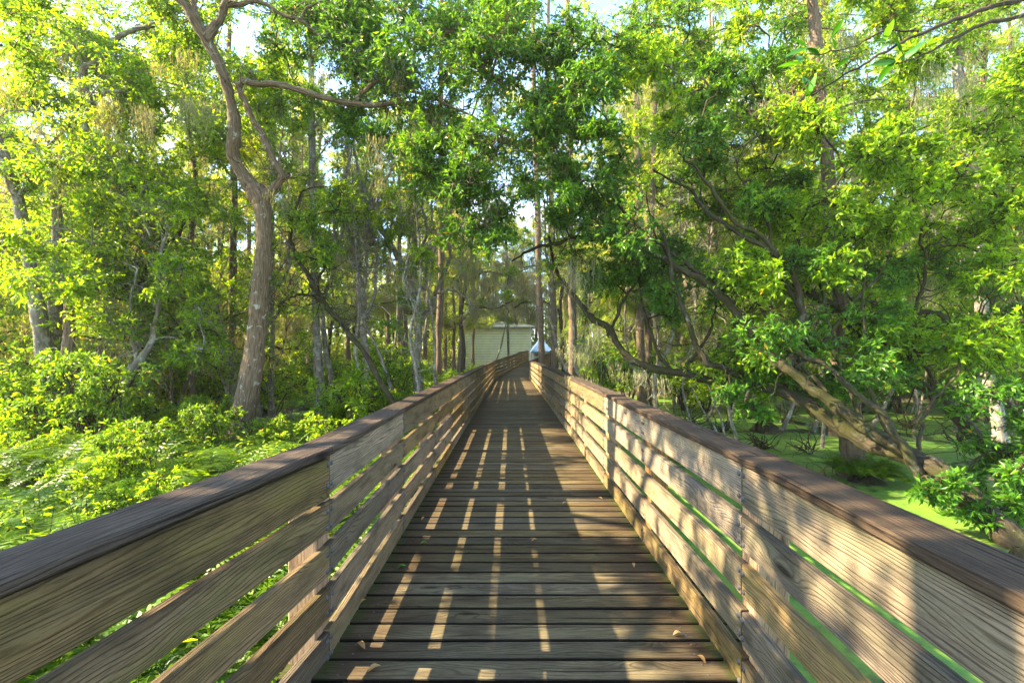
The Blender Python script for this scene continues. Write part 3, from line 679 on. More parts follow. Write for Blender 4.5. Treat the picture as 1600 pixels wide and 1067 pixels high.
lean('slim pale trunk leaning beside the straight grey one', [[(526, 660, 13.5, 6), (520, 600, 13.5, 5), (510, 530, 13.5, 5), (505, 470, 13.5, 4.5), (520, 420, 13.5, 4), (540, 340, 13.5, 3), (545, 260, 13.5, 2.5)]],
     cscat(6, 500, 600, 240, 450, 30, 45, 13, 15, 50), M['bark_pale'], M['leaf_oak'])
lean('brown stem bending from the railing up to the left', [[(616, 632, 9.5, 6), (590, 590, 9.6, 6), (565, 548, 9.8, 5.5), (535, 510, 10, 5.5), (508, 475, 10.2, 5), (478, 425, 10.3, 4.5), (460, 390, 10.4, 4), (452, 350, 10.4, 3), (470, 300, 10.4, 2)],
     [(508, 475, 10.2, 3), (480, 465, 10.1, 2.6), (450, 470, 10, 2), (435, 490, 10, 1.5)], [(494, 452, 10.2, 3), (508, 420, 10.2, 2.4), (512, 395, 10.2, 2)]],
     cscat(7, 430, 560, 290, 470, 30, 48, 9.8, 11.5, 50), M['bark_oak'], M['leaf_oak'])
lean('multi-stemmed oak with upswept limbs behind the left railing', [[(652, 612, 12.5, 10), (652, 560, 12.5, 8), (655, 510, 12.5, 7.5), (650, 470, 12.5, 6), (628, 420, 12.4, 5.5), (600, 370, 12.3, 5), (575, 330, 12.2, 4), (560, 270, 12.2, 3), (548, 200, 12.2, 2.5)],
     [(654, 512, 12.5, 5), (672, 470, 12.5, 4.5), (690, 430, 12.5, 4), (700, 395, 12.5, 3.5), (695, 350, 12.5, 3), (720, 300, 12.4, 2)],
     [(652, 500, 12.5, 5.5), (646, 440, 12.5, 5), (650, 380, 12.5, 4.5), (640, 320, 12.5, 4), (650, 260, 12.5, 3), (640, 200, 12.5, 2)],
     [(604, 375, 12.3, 4), (585, 340, 12.3, 3.5), (590, 300, 12.2, 3), (612, 260, 12.2, 2.5), (600, 200, 12.2, 2)],
     [(648, 400, 12.5, 3.5), (670, 360, 12.4, 3), (662, 310, 12.4, 2.5), (685, 270, 12.3, 2)],
     [(676, 462, 12.5, 3), (700, 448, 12.4, 2.5), (722, 460, 12.4, 2), (735, 480, 12.3, 1.5)]],
     cscat(16, 540, 730, 180, 480, 28, 44, 11.5, 14, 30), M['bark_pale'], M['leaf_oak'], ms=mscat(16, 560, 740, 220, 430, 12, 13.5, 30, 80))
lean('twin-stemmed oak left of the upswept one, standing in the undergrowth', [[(572, 645, 12, 8), (574, 580, 12, 6.5), (568, 520, 12, 6), (566, 460, 12, 5.5), (556, 400, 12, 5), (542, 350, 12, 4), (535, 300, 12, 3.5), (545, 240, 12, 3), (535, 180, 12, 2)],
     [(568, 500, 12, 4), (585, 450, 12, 3.5), (590, 400, 12, 3), (575, 350, 12, 2.5), (590, 300, 12, 2)],
     [(560, 420, 12, 3.5), (530, 380, 12, 3), (520, 330, 12, 2.5), (500, 290, 12, 2)]],
     cscat(10, 490, 620, 180, 520, 28, 45, 11, 13.5, 30), M['bark_pale'], M['leaf_oak'], ms=mscat(10, 500, 620, 220, 420, 11.5, 13, 30, 80))
lean('straight cypress trunk just behind the left railing bend', [[(684, 600, 18, 7.5), (685, 520, 18, 6.5), (688, 420, 18, 6), (688, 300, 18, 5.5), (690, 150, 18, 4.5), (690, 0, 18, 4)]],
     cscat(8, 610, 770, -20, 260, 28, 42, 17, 20, 50) + cscat(34, 640, 900, 20, 420, 24, 36, 15, 20, 44), M['bark_red'], M['needle'], L=.16, W=.02, ms=mscat(14, 640, 760, 150, 400, 17, 19, 30, 70))

# ---- right-hand side: the leaning oak over the duckweed
leanR = [[(1622, 885, 5.1, 38), (1580, 838, 5.2, 33), (1530, 790, 5.5, 29), (1485, 750, 5.8, 26), (1440, 722, 6.1, 24), (1390, 700, 6.4, 22), (1340, 682, 6.7, 20), (1290, 655, 7.0, 17), (1240, 622, 7.3, 16), (1195, 602, 7.6, 15), (1140, 592, 7.9, 13), (1095, 588, 8.1, 11), (1060, 583, 8.3, 9.5), (1015, 575, 8.6, 9), (980, 565, 8.8, 9), (962, 545, 9.0, 8), (946, 515, 9.2, 8), (922, 500, 9.4, 8), (905, 478, 9.6, 6), (885, 450, 9.8, 5), (868, 420, 10, 4), (858, 370, 10.1, 2.6)],
     [(1440, 722, 6.1, 20), (1385, 678, 6.3, 17), (1340, 648, 6.5, 15), (1290, 612, 6.7, 14), (1240, 575, 6.9, 13), (1215, 560, 7.0, 12), (1185, 520, 7.2, 10), (1150, 475, 7.4, 9.5), (1110, 440, 7.6, 9), (1065, 420, 7.8, 8), (1010, 395, 8.1, 7), (950, 381, 8.4, 6), (890, 376, 8.7, 5), (845, 388, 8.9, 4), (800, 408, 9.1, 2.5)],
     [(1232, 572, 6.9, 10), (1243, 545, 6.9, 9), (1258, 520, 7, 9), (1250, 480, 7, 8), (1236, 440, 7.1, 8), (1222, 420, 7.2, 8), (1185, 395, 7.3, 7), (1145, 365, 7.5, 6), (1110, 335, 7.7, 5), (1085, 305, 7.9, 4), (1060, 290, 8, 3), (1020, 265, 8.2, 2)],
     [(1225, 425, 7.2, 5), (1190, 375, 7.2, 4.5), (1150, 345, 7.3, 4), (1115, 310, 7.4, 3.5), (1090, 270, 7.5, 3), (1060, 240, 7.6, 2)],
     [(1200, 605, 7.6, 8), (1160, 590, 7.5, 6), (1110, 572, 7.4, 6), (1095, 540, 7.4, 5.5), (1075, 500, 7.4, 5), (1065, 470, 7.5, 5), (1055, 440, 7.6, 4), (1040, 380, 7.8, 3), (1010, 330, 8, 2)],
     [(1440, 745, 6.0, 10), (1400, 660, 6.1, 8), (1350, 610, 6.3, 6), (1290, 570, 6.6, 5), (1235, 550, 6.8, 4.5), (1190, 535, 7, 3.5), (1160, 520, 7, 2.5)],
     [(1065, 583, 8.3, 4), (1085, 560, 8.2, 3.5), (1110, 520, 8.1, 3), (1120, 470, 8, 2)],
     [(1010, 576, 8.6, 4), (1018, 600, 8.6, 4), (1022, 640, 8.6, 3.5), (1020, 660, 8.6, 3)],
     [(950, 525, 9.2, 3.5), (975, 470, 9, 3), (1000, 430, 8.8, 2.4), (1005, 380, 8.8, 2)]]
leanR = [[(x, y, d, q_ * (.8 if i < 3 else 1)) for x, y, d, q_ in L_] for i, L_ in enumerate(leanR)]
for (sx, sy, sd, ex, ey, ed) in ((1290, 612, 6.7, 1130, 400, 8), (1340, 648, 6.5, 1240, 360, 7.6), (1385, 678, 6.3, 1350, 430, 7), (1150, 475, 7.4, 1010, 300, 8.4), (1060, 583, 8.3, 1000, 430, 9), (1110, 440, 7.6, 940, 250, 8.8), (1250, 480, 7, 1150, 250, 8), (1195, 602, 7.6, 1120, 440, 8.4), (1010, 395, 8.1, 900, 280, 9), (1440, 722, 6.1, 1500, 560, 6.6), (1095, 588, 8.1, 1180, 470, 8.6), (1240, 575, 6.9, 1390, 400, 7.4)):
    mx_, my_ = (sx + ex) / 2 + U(-35, 35), (sy + ey) / 2 + U(-30, 30)
    leanR.append([(sx, sy, sd, 4.5), ((sx + mx_) / 2 + U(-12, 12), (sy + my_) / 2 + U(-12, 12), sd + (ed - sd) * .25, 3.8), (mx_, my_, (sd + ed) / 2, 3), ((mx_ + ex) / 2 + U(-15, 15), (my_ + ey) / 2 + U(-15, 15), sd + (ed - sd) * .75, 2.2), (ex, ey, ed, 1.3)])
cR = cscat(60, 860, 1250, 20, 470, 34, 58, 7.0, 10.5, 66) + cscat(16, 1180, 1560, 380, 640, 30, 50, 6.2, 8, 60) + cscat(6, 900, 1060, 330, 500, 24, 36, 8.5, 9.5, 50) + cscat(12, 1430, 1640, 600, 800, 30, 48, 5.4, 6.6, 44) + cscat(4, 1540, 1640, 700, 800, 20, 30, 5.0, 5.6, 22) + cscat(6, 1120, 1400, 560, 660, 22, 34, 6.6, 7.6, 34)
tree('leaning_oak', 'mossy oak leaning low over the duckweed towards the boardwalk at right', 'tree', (1610, 880, 5.1), leanR, cR, M['bark_oak'], M['leaf_dark'], .095, .038, mscat(22, 880, 1250, 380, 600, 7.5, 9.5, 30, 90), wig=.014, per=11)
lean('oak limb trunk slanting up from the right edge behind the leaning oak', [[(1600, 770, 7.0, 16), (1540, 700, 7.2, 14), (1490, 640, 7.3, 12), (1450, 605, 7.4, 11), (1405, 575, 7.5, 10), (1360, 530, 7.7, 9), (1310, 478, 7.9, 8), (1265, 450, 8.0, 7), (1215, 400, 8.2, 5), (1180, 350, 8.4, 4), (1170, 290, 8.5, 3)],
     [(1310, 480, 7.9, 5), (1360, 510, 7.8, 4.5), (1400, 520, 7.7, 4.5), (1450, 490, 7.6, 5), (1500, 510, 7.5, 4.5), (1560, 500, 7.4, 4), (1600, 480, 7.3, 4)],
     [(1600, 600, 7.0, 5), (1540, 605, 7.1, 4.5), (1500, 615, 7.2, 4), (1470, 590, 7.3, 3), (1430, 540, 7.3, 3), (1380, 500, 7.4, 2)],
     [(1420, 585, 7.5, 4), (1435, 500, 7.5, 3.5), (1460, 440, 7.5, 3), (1440, 380, 7.5, 2.5), (1455, 300, 7.5, 2)]],
     cscat(75, 1150, 1640, 60, 560, 38, 64, 6.4, 10.5, 72), M['bark_oak'], M['leaf_bright'], ms=mscat(8, 1350, 1590, 60, 600, 7, 8.5), L=.10, W=.04)
lean('tall sunlit reddish trunk rising behind the leaning oak', [[(1334, 745, 8.1, 28), (1330, 690, 8.1, 22), (1324, 600, 8.1, 18), (1316, 500, 8.1, 15), (1304, 420, 8.1, 14), (1297, 330, 8.1, 13), (1288, 230, 8.1, 12), (1277, 120, 8.1, 11), (1268, 0, 8.1, 10), (1262, -70, 8.1, 9)],
     [(1275, 130, 8.1, 4), (1240, 165, 8.1, 3.5), (1200, 200, 8.1, 3), (1160, 230, 8.1, 2)], [(1278, 150, 8.1, 3.5), (1230, 172, 8, 3), (1195, 190, 8, 2)]],
     cscat(44, 960, 1560, -60, 210, 36, 58, 7.6, 12.5, 64), M['bark_red'], M['leaf_bright'], ms=mscat(8, 1180, 1330, 40, 240, 7.8, 8.6, 30, 70), wig=.006)
for lab, bx_, by_, tx, r_, d_, lm in (('bare reddish trunk at the end of the right railing, nearer the walk', 846, 596, 836, 6.5, 27, 'needle'), ('darker trunk standing just right of the reddish one by the railing end', 866, 590, 860, 6, 29, 'needle'),
        ('sunlit cypress trunk behind the right railing, moss around its foot', 895, 600, 889, 8, 19, 'needle'), ('cypress trunk right of the moss-footed one, behind the low limb', 1003, 640, 996, 8, 17, 'needle'),
        ('slim cypress trunk between the leaning limbs in the mid distance', 1062, 640, 1046, 5, 19, 'leaf_oak'), ('pale trunk deep in the right woods near the frame edge', 1560, 690, 1500, 10, 11, 'leaf_bright'),
        ('straight brown trunk deep behind the pale trunks at far left', 232, 600, 240, 6, 16, 'leaf_bright'), ('slim trunk amid the undergrowth at left centre', 424, 640, 428, 5, 15, 'leaf_oak')):
    tree('cypress_tree' if lm == 'needle' else 'tree', lab, 'tree', (bx_, by_, d_), [[(bx_ + 1, by_ + 12, d_, r_ * 1.5), (bx_, by_ - 40, d_, r_ * 1.05), ((bx_ * 2 + tx) / 3, by_ - 150, d_, r_), ((bx_ + tx) / 2, 330, d_, r_ * .92), (tx, 180, d_, r_ * .8), (tx - 3, 30, d_, r_ * .65), (tx, -60, d_, r_ * .5)]],
        cscat(7, tx - 70, tx + 70, -40, 300, 24, 40, d_ - 1, d_ + 2, 46), M['bark_red'] if lm == 'needle' else M['bark_pale'], M[lm], .16 if lm == 'needle' else .12, .022 if lm == 'needle' else .05,
        mscat(12, tx - 60, tx + 60, 120, 460, d_ - 1, d_ + 1, 30, 90))

# trees standing left of the camera, outside the frame: their leaves dapple the near rails and deck
def shade_tree(label, x, y, h, blobs):
    b = np.array([x, y, float(ground_z(np.array(x), np.array(y)))]); root = empty('oak_tree', b, label, 'tree', None); t = Acc(); a = Acc()
    c = limb(t, np.array([[0, 0, -.1, .26], [.1, .1, h * .3, .19], [.35, 0, h * .6, .15], [.3, .2, h, .08]]), 9, 7)
    for (bx_, by_, bz_, r_, n_) in blobs:
        q = np.array([bx_, by_, bz_]) - b; k = int(np.clip(q[2] / h - .12, .3, .95) * (len(c) - 1)); st_ = c[k, :3]
        limb(t, np.array([[*st_, .07], [*((st_ + q) / 2 + [0, 0, .25]), .05], [*q, .02]]), 6, 6, .02)
        for _ in range(max(1, int(n_ / 24))): spray(a, q + randu(1)[0] * r_ * U(.2, .8), (.6, .6, .5), 24, 11, .10, .042, None, .006)
    t.obj('trunk', M['bark'], root); a.obj('crown', [M['leaf_oak'], M['bark']], root)
shade_tree('oak outside the left edge of the view that dapples the near railings', -5.4, 1.2, 8.5, [(-5.0 + rng.normal() * .9, y_, 4.9 + rng.normal() * .8, 1.05, 170) for y_ in (-1.4, -.6, .1, .7, 1.3, 1.9, 2.5, 3.1, 3.8)])
shade_tree('second oak past the left edge, its crown spreading over the ferns', -8.2, 5.0, 10.5, [(-8.0 + rng.normal() * 1.0, y_, 6.6 + rng.normal() * .8, 1.0, 110) for y_ in (1.2, 2.2, 3.2, 4.2, 5.2, 6.4, 7.6)])

def mossy(label, base, trunk, limbs_, cr, ms_): tree('oak_tree', label, 'tree', base, [trunk] + limbs_, cr, M['bark_oak'], M['leaf_oak'], .15, .06, ms_, wig=.02, per=9, rw=.008)
mossy('oak draped with pale moss standing left of the walk before the green building', (722, 575, 31), [(722, 590, 31, 5), (724, 540, 31, 4), (720, 490, 31, 3.6), (728, 440, 31, 3.2), (722, 390, 31, 2.8), (730, 330, 31, 2)],
    [[(721, 500, 31, 2.4), (745, 478, 30.5, 2), (770, 482, 30, 1.6), (800, 470, 30, 1)], [(727, 445, 31, 2.4), (755, 425, 30.5, 2), (790, 430, 30, 1.5), (825, 420, 30, 1)], [(722, 395, 31, 2), (750, 380, 30, 1.6), (790, 385, 30, 1)]],
    cscat(30, 660, 800, 200, 455, 12, 20, 27, 32, 34) + cscat(12, 730, 832, 455, 500, 9, 12, 30, 34, 22), mscat(90, 715, 835, 385, 492, 29.5, 31, 14, 34))
mossy('oak draped with pale moss reaching left over the walk beside the blue-roofed pavilion', (880, 582, 33), [(882, 592, 33, 5), (880, 540, 33, 4), (876, 480, 33, 3.6), (880, 430, 33, 3), (872, 380, 33, 2.6), (876, 320, 33, 2)],
    [[(877, 490, 33, 2.4), (850, 470, 32, 2), (820, 474, 31.5, 1.5), (795, 486, 31, 1)], [(879, 432, 33, 2.2), (850, 415, 32, 1.8), (815, 418, 31.5, 1.2)]],
    cscat(34, 790, 930, 190, 460, 12, 20, 27, 34, 34), mscat(60, 790, 900, 380, 490, 31, 33, 14, 34))
tree('sapling', 'thin bare stem leaning right in front of the green building', 'tree', (772, 572, 33), [[(770, 576, 33, 1.6), (782, 545, 33, 1.5), (790, 510, 33, 1.2), (796, 470, 33, 1)]], [], M['bark_pale'], M['leaf_oak'], .1, .04)
tree('cypress_tree', 'slim grey trunk against the middle of the green building', 'tree', (795, 570, 40), [[(795, 578, 40, 2.6), (794, 510, 40, 2.2), (792, 440, 40, 2), (790, 340, 40, 1.6)]], cscat(6, 770, 820, 320, 430, 10, 14, 39, 41, 24), M['bark_pale'], M['needle'], .2, .05)

for i in range(40):
    left = i < 24; px_ = U(110, 700) if left else U(900, 1480); d = U(9.5, 17); pby = HOR + (EYE + (.6 if left else .75)) / d * F
    if left and -.58 < (px_ - 800) / F < -.38 and d < 12: d += 4
    r_ = U(2.2, 4.2) * 11 / d; x, y = px_, pby; L_ = [(x, y + 6, d, r_ * 1.3)]; drift = U(-.35, .35)
    for k_ in range(7):
        y -= U(45, 75); x += drift * 50 + U(-20, 20); L_.append((x, y, d, r_ * (1 - k_ * .11)))
    B1 = [(*L_[4][:3], r_ * .55), (L_[4][0] + U(-30, 30), L_[4][1] - 45, d, r_ * .45), (L_[4][0] + U(-60, 60), L_[4][1] - 100, d, r_ * .25)]
    side_ = 'left woods' if left else 'flooded woods at right'
    tree('sapling', 'slender crooked pale stem in the ' + side_, 'tree', (px_, pby, d), [L_, B1], cscat(2, L_[5][0] - 40, L_[5][0] + 40, L_[6][1] - 30, L_[5][1], 18, 30, d - .4, d + .4, 18), M['bark_pale'], M['leaf_bright'], .10, .04, group='slender stems in the ' + side_, wig=.015)

# foreground boughs reaching in at the top right
def bough(label, limbs, lf, d, n):
    b = P(*limbs[0][0][:3]); root = empty('overhanging_bough', b, label, 'branch')
    a = Acc(); [limb(a, limb_pts(l_), 7, 6, .006) for l_ in limbs]; a.obj('branch', M['bark_dark'], root, b)
    a = Acc()
    for (px, py, k, Ls) in lf:
        c = P(px, py, d)
        for _ in range(k):
            dirv = norm(randu(1)[0] * [1, .7, .5] + [-.3, 0, .0]); s_ = norm(np.cross(dirv, [0, -.6, 1.0] + rng.normal(size=3) * .5)); nn = np.cross(s_, dirv); L_ = Ls * U(.8, 1.2); W_ = L_ * .34
            t = np.linspace(0, 1, 6); w = np.sin(np.pi * t ** .9) * W_ / 2; V = []
            for i in range(6):
                m_ = c + dirv * L_ * t[i] - nn * L_ * .12 * t[i] ** 2; V += [m_ - s_ * w[i] + nn * w[i] * .35, m_, m_ + s_ * w[i] + nn * w[i] * .35]
            a.add(np.array(V), np.array([(i * 3 + j, i * 3 + j + 1, i * 3 + j + 4, i * 3 + j + 3) for i in range(5) for j in (0, 1)]), U(0, 1), None, 0, True)
    a.obj('leaves', M['big_leaf'], root, b)
bough('long bare bough with broad dark green leaves crossing the top right corner',
    [[(1640, -12, 3.4, 5), (1560, 8, 3.3, 4.5), (1500, 25, 3.2, 4), (1430, 50, 3.1, 3), (1380, 75, 3.0, 2.6), (1330, 110, 3.0, 2), (1260, 150, 3.0, 1.2)],
     [(1640, 18, 3.4, 4.5), (1580, 35, 3.3, 4), (1500, 62, 3.2, 3.2), (1440, 90, 3.1, 2.2), (1400, 100, 3.0, 1.5)],
     [(1430, 52, 3.1, 2), (1380, 58, 3.0, 1.6), (1330, 78, 3.0, 1.2), (1265, 85, 3.0, 1)]],
    [(1260, 75, 5, .13), (1250, 100, 4, .12), (1385, 65, 4, .14), (1400, 95, 4, .15), (1395, 60, 3, .14), (1265, 150, 4, .11), (1300, 60, 3, .1), (1330, 90, 2, .1), (1255, 120, 3, .1)], 3.0, 1)

# ------------------------------------------------------------------ low plants
def fern_mesh(n, frond, leafL, nf, nl, reg):
    """reg: function giving n base points"""
    a = Acc(); B = reg(n); n = len(B); B = np.repeat(B, nf, 0); m = len(B)
    az = U(0, 2 * np.pi, m); ps = np.repeat(np.clip(.55 + .75 * U(0, 1, n) + .25 * bumps(B[::nf, 0] * 2.1, B[::nf, 1] * 2.1), .4, 1.6), nf); L = frond * U(.7, 1.15, m) * ps; lift = U(.6, 1.45, m)
    H = np.stack([np.cos(az), np.sin(az), np.zeros(m)], 1); t = np.linspace(.12, 1, nl)
    pos = B[:, None] + H[:, None] * (L[:, None] * t)[..., None] * .9 + np.array([0, 0, 1.0]) * (lift[:, None] * L[:, None] * (t * 1.25 - t ** 2 * .95))[..., None]
    tanv = norm(np.gradient(pos, axis=1)); side = norm(np.cross(tanv, np.array([0, 0, 1.0])))
    ll = leafL * np.sin(np.pi * (t * .88 + .1)) ** .8
    tone = np.repeat(np.clip(U(.1, .9, m), 0, 1), nl)
    for sg in (-1, 1):
        D = norm(side * sg + tanv * .35 - [0, 0, .12]).reshape(-1, 3)
        C = pos.reshape(-1, 3); Lx = np.broadcast_to(ll, (m, nl)).reshape(-1); N = np.cross(D, tanv.reshape(-1, 3))
        mid = C + D * (Lx * .4)[:, None]; S = tanv.reshape(-1, 3) * (L.mean() / nl * .42)
        V = np.stack([C, mid - S, C + D * Lx[:, None], mid + S], 1)
        a.add(V, np.arange(len(C) * 4).reshape(-1, 4), tone)
    k = 5; tt = np.linspace(0, 1, k)
    pt = B[:, None] + H[:, None] * (L[:, None] * tt)[..., None] * .9 + np.array([0, 0, 1.0]) * (lift[:, None] * L[:, None] * (tt * 1.25 - tt ** 2 * .95))[..., None]
    tubes(a, pt, np.broadcast_to(np.linspace(.004, .0015, k), (m, k)), 3, 0, .3)
    return a
def region(x0, x1, y0, y1, cond=None):
    def f(n):
        x = U(x0, x1, n * 2); y = U(y0, y1, n * 2); z = ground_z(x, y); ok = z > WZ - .02
        if cond is not None: ok &= cond(x, y)
        return np.stack([x, y, z], 1)[ok][:n]
    return f
tag(fern_mesh(760, .80, .15, 9, 19, region(-8.0, -1.35, .2, 10.5)).obj('fern_bed', M['fern']), 'dense bed of sunlit ferns filling the ground beside the left railing', 'ferns', kind='stuff')
tag(fern_mesh(900, .6, .16, 7, 9, region(-22, -1.6, 9, 24)).obj('fern_undergrowth', M['fern']), 'ferns and low green undergrowth on the floor of the left woods', 'undergrowth', kind='stuff')
# broadleaf ground cover mixed among the ferns
a = Acc()
for f_, n_, L_ in ((region(-8, -1.4, .5, 12), 650, .07), (region(-24, -1.8, 10, 30), 2600, .13), (region(-30, 30, 22, 44, lambda x, y: (np.abs(x - 1.5) > 4)), 2600, .2)):
    B = f_(n_); m = len(B); tp = B + np.stack([rng.normal(size=m) * .08, rng.normal(size=m) * .08, U(.25, .75, m)], 1)
    tubes(a, np.stack([B, (B + tp) / 2 + rng.normal(size=(m, 3)) * .02, tp], 1), np.full((m, 3), .003), 3, 1)
    kk = 9; t = U(.3, 1.05, (m, kk, 1)); C = (B[:, None] + (tp - B)[:, None] * t).reshape(-1, 3); leaves(a, C, norm(randu(m * kk) * [1, 1, .4] + [0, 0, .1]), L_, L_ * .5)
tag(a.obj('ground_cover', [M['leaf_bright'], M['bark_dark']]), 'leafy weeds and seedlings growing between the ferns', 'ground cover', kind='stuff')

# shrubs: prototypes and copies
def shrub_proto(h, r, n, leafm, L, W):
    root = empty('shrub', (0, 0, 0), 'shrub', 'shrub'); st = Acc(); a = Acc(); ns_ = 7
    for i in range(ns_):
        az = U(0, 6.28); tip = np.array([math.cos(az) * r * U(.3, .9), math.sin(az) * r * U(.3, .9), h * U(.6, 1)])
        limb(st, np.array([[0, 0, -.1, .018], [*(tip * .35 + rng.normal(size=3) * .08), .014], [*(tip * .7 + rng.normal(size=3) * .1), .010], [*tip, .005]]), 5, 4)
        for k in range(n):
            c = tip * U(.45, 1.05) + rng.normal(size=3) * [r * .25, r * .25, .1]; spray(a, c, (r * .42,) * 3, 16, 9, L, W, tip * .8, .004)
    st.obj('stem', M['bark_oak'], root); a.obj('foliage', [leafm, M['bark_oak']], root); return root
SH = [shrub_proto(1.5, .8, 3, M['leaf_bright'], .09, .04), shrub_proto(1.9, .9, 3, M['leaf_oak'], .10, .045), shrub_proto(1.1, .8, 2, M['leaf_bright'], .09, .035)]
SHL = ['bright yellow-green shrub among the undergrowth', 'mid-green leafy shrub among the undergrowth', 'low spreading bright shrub among the undergrowth']
def put_shrub(k, x, y, s, where, z=None, first={}):
    if -.76 < x / y < -.38 and 3 < y < 14 and x < 0: s *= .45
    loc = (x, y, float(ground_z(np.array(x), np.array(y))) if z is None else z)
    lab = SHL[k] + ' ' + where; grp = 'shrubs ' + where
    if k not in first:
        first[k] = 1; o = SH[k]; o.location = loc; o.rotation_euler = (0, 0, U(0, 6)); o.scale = (s,) * 3; o['label'] = lab; o['group'] = grp; return
    copy_tree(SH[k], loc, U(0, 6.28), s, lab, grp)
for _ in range(66):
    y = U(8.0, 24); x = U(-1.9 - y * 1.1, -2.2 - y * .1)
    put_shrub(int(rng.integers(0, 3)), x, y, U(.7, 1.5), 'left of the boardwalk')
for (x, y, s) in ((-2.1, 11, .7), (-2.2, 13, .75), (-2.3, 15.5, .8), (-2.2, 18, .7), (-3.2, 12.5, .9), (-2.4, 21, .7)):
    put_shrub(0 if s < .9 else 1, x, y, s, 'close against the left railing')
for _ in range(52):
    y = U(16, 34); x = U(2.6 + max(0, y - 24) * .25, 4 + y * 1.05)
    put_shrub(int(rng.integers(0, 3)), x, y, U(.8, 1.7), 'across the water on the right', z=-.75)
for _ in range(20):
    y = U(3.2, 9.5); x = U(-1.2 - y * 1.15, -2.2 - y * .12)
    put_shrub(int(rng.integers(0, 3)), x, y, U(.32, .62), 'rising out of the fern bed')

# ------------------------------------------------------------------ background trees: prototypes and copies
def bg_proto(name, kind, H, seed):
    global rng
    rng = np.random.default_rng(seed); root = empty(name, (0, 0, 0), name, 'tree')
    t = Acc(); a = Acc(); ms = Acc(); br = Acc()
    r0 = {'cypress': .15, 'oak': .11, 'slim': .05}[kind]
    wob = {'cypress': .12, 'oak': .55, 'slim': .42}[kind]
    k = 7; hh = np.linspace(-.2, H, k); pts = np.stack([rng.normal(size=k).cumsum() * wob * .6, rng.normal(size=k).cumsum() * wob * .6, hh, np.linspace(r0, r0 * .3, k)], 1); pts[0, :2] = 0; pts[0, 3] = r0 * 1.5
    c = limb(t, pts, 8, 6)
    nbr = {'cypress': 26, 'oak': 17, 'slim': 16}[kind]
    for i in range(nbr):
        f = U(.28, .98); q = c[int(f * (len(c) - 1))]; az = U(0, 6.28)
        ln = {'cypress': U(1.0, 2.4) * (1.25 - f * .7), 'oak': U(1.4, 3.0), 'slim': U(.7, 1.6)}[kind]; up = {'cypress': U(-.1, .35), 'oak': U(.2, 1.0), 'slim': U(.1, .8)}[kind]
        d = norm(np.array([math.cos(az), math.sin(az), up])); tip = q[:3] + d * ln
        mid = (q[:3] + tip) / 2 + rng.normal(size=3) * .15 * ln * .5
        cc = limb(t, np.array([[*q[:3], q[3] * .45 + .01], [*mid, q[3] * .3 + .008], [*tip, .008]]), 5, 5, .02, mi=1)
        for j in range(3 if kind != 'slim' else 1):
            p = cc[int(U(.45, 1) * (len(cc) - 1)), :3] + rng.normal(size=3) * .25
            if kind == 'cypress': spray(a, p, (.6, .6, .4), 20, 15, .19, .024, None, .005, .5, .5)
            else: spray(a, p, (.7, .7, .6), 13, 10, .14, .052, None, .006)
        if U(0, 1) < .85: moss(ms, cc[rng.integers(2, len(cc), 4), :3], 16, U(.6, 1.8), .011, .13)
    t.obj('trunk', [M[{'cypress': 'bark_red', 'oak': 'bark_oak', 'slim': 'bark_pale'}[kind]], M['bark_oak']], root)
    a.obj('crown', [M['needle'] if kind == 'cypress' else M['leaf_bright'] if seed % 2 else M['leaf_oak'], M['bark_oak']], root); ms.obj('hanging_moss', M['moss'], root)
    return root
protos = [bg_proto('cypress_tree', 'cypress', 15, 11), bg_proto('cypress_tree', 'cypress', 18, 12), bg_proto('oak_tree', 'oak', 10, 13), bg_proto('oak_tree', 'oak', 8.5, 14), bg_proto('sapling', 'slim', 7, 15), bg_proto('sapling', 'slim', 5.5, 16)]
PL = ['tall feathery cypress hung with grey moss', 'very tall straight cypress with airy crown', 'crooked yellow-green hardwood', 'crooked mid-green hardwood', 'thin yellow-green sapling', 'short thin mid-green sapling']
rng = np.random.default_rng(77); used = set(); spots = []
def try_bg(k, x, y, side, sc, gap):
    if any((x - a_) ** 2 + (y - b_) ** 2 < gap ** 2 for a_, b_ in spots): return False
    spots.append((x, y)); z = max(float(ground_z(np.array(x), np.array(y))), -1.0)
    where = 'in the woods left of the boardwalk' if side < 0 else 'in the flooded woods right of the boardwalk' if side > 0 else 'beyond the end of the boardwalk'
    lab = PL[k] + ' ' + where; grp = 'background trees ' + where
    if k in used: copy_tree(protos[k], (x, y, z), U(0, 6.28), sc, lab, grp, (U(-.04, .04), U(-.04, .04)))
    else:
        used.add(k); o = protos[k]; o.location = (x, y, z); o.scale = (sc,) * 3; o['label'] = lab; o['group'] = grp
    return True
def fill(side, n, y0, y1, ks, gap, fmin=.0, sm=1.0):
    c = 0; g_ = 0
    while c < n and g_ < n * 30:
        g_ += 1; y = U(y0, y1); f = U(fmin, 1)
        x = side * (2.8 + f * y * 1.2)
        if side > 0: x += max(0, y - 26) * .25 + .8
        elif y > 27: x = -abs(x) - 2.5      # keeps the view of the building open
        c += try_bg(int(rng.choice(ks)), x, y, side, U(.85, 1.2) * sm, gap)
fill(-1, 20, 12.5, 24, [3, 4, 5, 5, 4], 1.5, .28); fill(-1, 22, 10, 24, [4, 5, 5], .9, .3)
fill(-1, 44, 24, 42, [0, 1, 2, 1, 0], 1.8, 0, 1.12)
fill(1, 34, 13.5, 24, [0, 1, 2, 3, 4, 5], 1.6); fill(1, 26, 12, 24, [4, 5, 5], .9)
fill(1, 46, 23, 42, [0, 1, 2, 1, 0], 1.8, 0, 1.12); fill(1, 8, 16, 22, [0, 1], 1.5, .1, 1.0)
